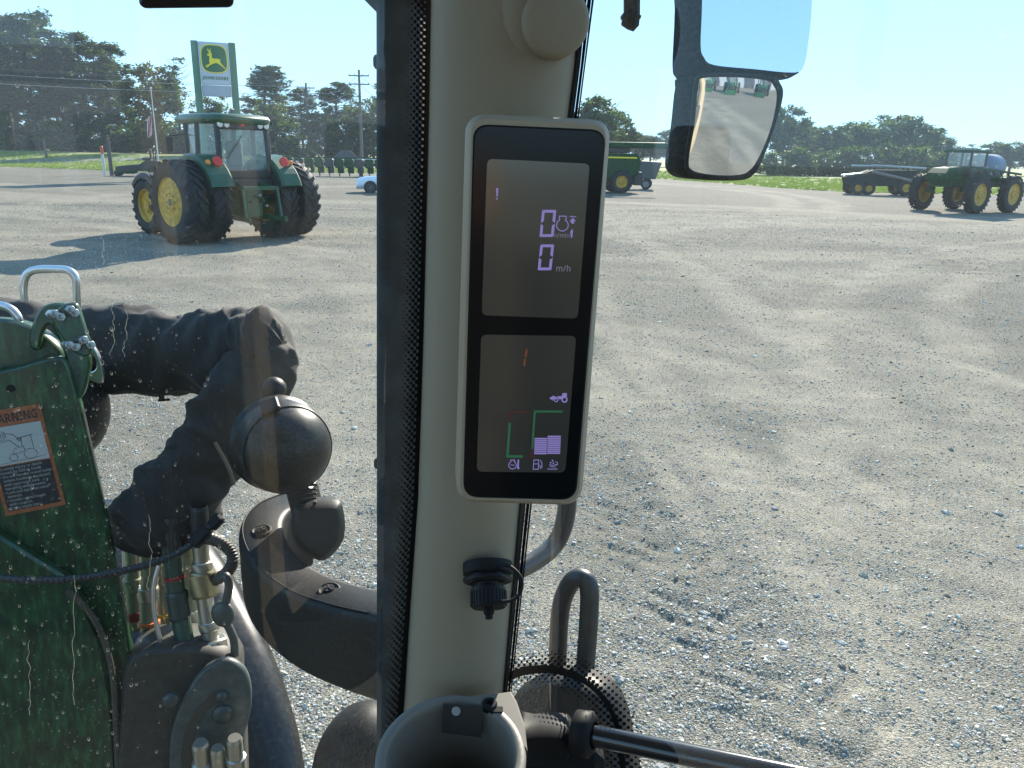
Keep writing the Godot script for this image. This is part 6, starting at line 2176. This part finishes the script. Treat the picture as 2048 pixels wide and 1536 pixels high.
	part("hook_link", sg, M("cast_grey", Color(0.10, 0.105, 0.095), 0.5, 0.4), sh)
	var sg2 := Geo.new()
	sg2.ball(W(446, 1228, 1.365), Vector3(0.024, 0.03, 0.014), 18)
	part("eye", sg2, M("cast_grey", Color.WHITE), sh)
	var sg3 := Geo.new()
	sg3.tube(curve([W(446, 1235, 1.37), W(458, 1255, 1.37), W(468, 1280, 1.37), W(470, 1310, 1.37)], 5), 0.0085, 12)
	part("hook_link", sg3, M("cast_grey", Color.WHITE), sh)
	# cable across the mast
	var cb := thing("sheathed_cable", "black sheathed cable crossing in front of the mast to the hoses", "cable", W(100, 1170, 1.2))
	var bp := curve([W(-40, 1152, 1.22), W(60, 1160, 1.22), W(150, 1157, 1.23), W(230, 1145, 1.26), W(310, 1125, 1.3), W(370, 1098, 1.33), W(410, 1064, 1.36), W(440, 1036, 1.38)], 30)
	var br := []
	for i in bp.size(): br.append(0.0068 + 0.0011 * sin(i * 1.7))
	var bg := Geo.new()
	bg.tube(bp, br, 12)
	part("sheath", bg, rubber, cb)
	var bj := Geo.new()
	bj.box(aim(W(444, 1030, 1.38) - W(410, 1064, 1.36), W(432, 1044, 1.375)), Vector3(0.022, 0.03, 0.018), 0.004)
	bj.box(aim(W(444, 1030, 1.38) - W(410, 1064, 1.36), W(400, 1074, 1.35)), Vector3(0.026, 0.04, 0.022), 0.004)
	part("plug", bj, black, cb)
	# coupler block under the hoses
	var cn := Vector3(0.25, 0.12, 0.96).normalized()
	var c0 := W(430, 1430, 1.30)
	var blk := thing("coupler_block", "rounded grey green coupler plate with curved slot at the bottom of the hoses", "coupler", W(420, 1640, 1.3) - Vector3(0, 0.2, 0))
	var kg := Geo.new()
	slab(kg, smooth2([[338, 1536], [342, 1470], [362, 1410], [396, 1352], [430, 1326], [462, 1322], [490, 1342], [502, 1380], [500, 1430], [486, 1480], [478, 1536], [478, 1680], [338, 1680]], 4), c0, cn, 0.02, 0.004)
	part("plate", kg, M("coupler_grey", Color(0.09, 0.11, 0.10), 0.42, 0.0, {"tex": "mottle", "scale": 6.0}), blk)
	var kr := Geo.new()
	slab(kr, smooth2([[363, 1536], [368, 1470], [388, 1424], [420, 1392], [436, 1382], [436, 1404], [414, 1422], [394, 1456], [388, 1500], [392, 1536]], 4), c0, cn, 0.002, 0.0005, 0.0012)
	part("slot_cover", kr, M("slot_brown", Color(0.045, 0.035, 0.025), 0.6), blk)
	for q in [[444, 1392, 0.012], [446, 1428, 0.02], [342, 1400, 0.016]]:
		var w := Geo.new()
		w.lathe([Vector2(q[2], -0.004), Vector2(q[2], 0.004), Vector2(q[2] * 0.7, 0.008), Vector2(0, 0.009)], 18, aim(cn, on_plane(q[0], q[1], c0 + cn * 0.002, cn)))
		part("boss", w, M("fitting_dark", Color.WHITE), blk)
	var blkg := Geo.new()
	slab(blkg, smooth2([[250, 1330], [300, 1300], [420, 1300], [470, 1330], [480, 1400], [470, 1700], [240, 1700], [240, 1420]], 3), c0 - cn * 0.03, cn, 0.12, 0.01)
	part("block", blkg, M("block_brown", Color(0.045, 0.042, 0.032), 0.55, 0.0, {"tex": "mottle", "scale": 5.0}), blk)
	for q in [[402, 1500, 0.016], [436, 1510, 0.014], [470, 1490, 0.015]]:
		var p := W(q[0], q[1], 1.25)
		var w := Geo.new()
		w.lathe([Vector2(0, 0.02), Vector2(q[2] * 0.8, 0.02), Vector2(q[2], 0.012), Vector2(q[2], -0.03), Vector2(q[2] * 1.25, -0.032), Vector2(q[2] * 1.25, -0.2)], 18, aim(Vector3(0.05, 1, 0.1), p), true)
		part("coupling", w, M("fitting_zinc", Color.WHITE), blk)

# ---------------------------------------------------------------- dried drops and dust on the panes
func build_glass_dirt() -> void:
	var pale := M("dried_dust", Color(0.60, 0.62, 0.58), 0.9, 0.0, {"back": Color(0.9, 0.9, 0.85), "alpha": 0.22})
	var g := Geo.new()
	for k in 14:
		var a := TAU * k / 14.0
		var b := TAU * (k + 1) / 14.0
		var ta := 0.24 - 0.18 * sin(a)
		var tb := 0.24 - 0.18 * sin(b)
		var pa := Vector3(cos(a), sin(a) * 1.6, 0)
		var pb := Vector3(cos(b), sin(b) * 1.6, 0)
		g.quad(pa, pb, pb * (1.0 - tb), pa * (1.0 - ta))
	var drop := g.mesh()
	var h := Geo.new()
	dot(h, Vector3.ZERO, Vector3.RIGHT, Vector3.UP, 1.0, 5)
	var speck := h.mesh()
	var sb := Basis(-RGT, Vector3.UP, -FWD)
	var db := Basis(-FWD, Vector3.UP, -RGT)
	var sets := [[drop, 170, 0], [speck, 1700, 0], [drop, 10, 1], [speck, 1800, 1]]
	for q in sets:
		var mm := MultiMesh.new()
		mm.transform_format = MultiMesh.TRANSFORM_3D
		mm.mesh = q[0]
		mm.instance_count = q[1]
		for i in q[1]:
			var px := 0.0
			var py := 0.0
			var p := Vector3.ZERO
			if q[2] == 0:
				px = rng.randf_range(-30, 770)
				py = rng.randf_range(0, 1560)
				if rng.randf() < 0.62:
					px = 250.0 * pow(rng.randf(), 0.9) + rng.randf_range(-20, 260) * (1.0 if rng.randf() < 0.5 else 0.0)
					py = rng.randf_range(640, 1560)
				p = on_plane(px, py, shield_p - FWD * 0.001, FWD)
			else:
				px = rng.randf_range(1190, 2060)
				py = rng.randf_range(0, 1560) if rng.randf() < 0.25 else rng.randf_range(0, 420)
				if rng.randf() < 0.4: px = rng.randf_range(1340, 1640)
				p = on_plane(px, py, door_p - RGT * 0.001, RGT)
			var s: float
			if q[0] == drop: s = rng.randf_range(0.0006, 0.0012)
			else: s = 0.0002 + 0.0003 * pow(rng.randf(), 3.0)
			var b := (sb if q[2] == 0 else db) * Basis(Vector3.BACK, rng.randf_range(-0.25, 0.25))
			mm.set_instance_transform(i, Transform3D(b.scaled_local(Vector3(s * rng.randf_range(0.7, 1.1), s, s)), p))
		var mi := MultiMeshInstance3D.new()
		mi.name = "dried_drops" if q[0] == drop else "dust_specks"
		mi.multimesh = mm
		mi.material_override = pale
		mi.set_meta("kind", "stuff")
		cab.add_child(mi, true)
		mi.global_transform = Transform3D.IDENTITY
	# drip trails down the windshield
	var dg := Geo.new()
	for q in [[226, 600, 112], [251, 590, 124], [300, 1030, 150], [150, 1150, 260], [205, 470, 60], [60, 1280, 150]]:
		var last := Vector3.ZERO
		for k in 25:
			var py: float = q[1] + q[2] * k / 24.0
			var px: float = q[0] + 9.0 * n1.get_noise_1d(k * 0.11 + q[0]) + 3.0 * n1.get_noise_1d(k * 0.5 + q[1])
			var p := on_plane(px, py, shield_p - FWD * 0.0012, FWD)
			if k > 0:
				var w: float = 0.00016 + 0.00012 * n1.get_noise_1d(k * 0.6 + q[2])
				dg.quad(last - RGT * w, last + RGT * w, p + RGT * w, p - RGT * w)
			last = p
	part("drip_trails", dg, pale, cab).set_meta("kind", "stuff")
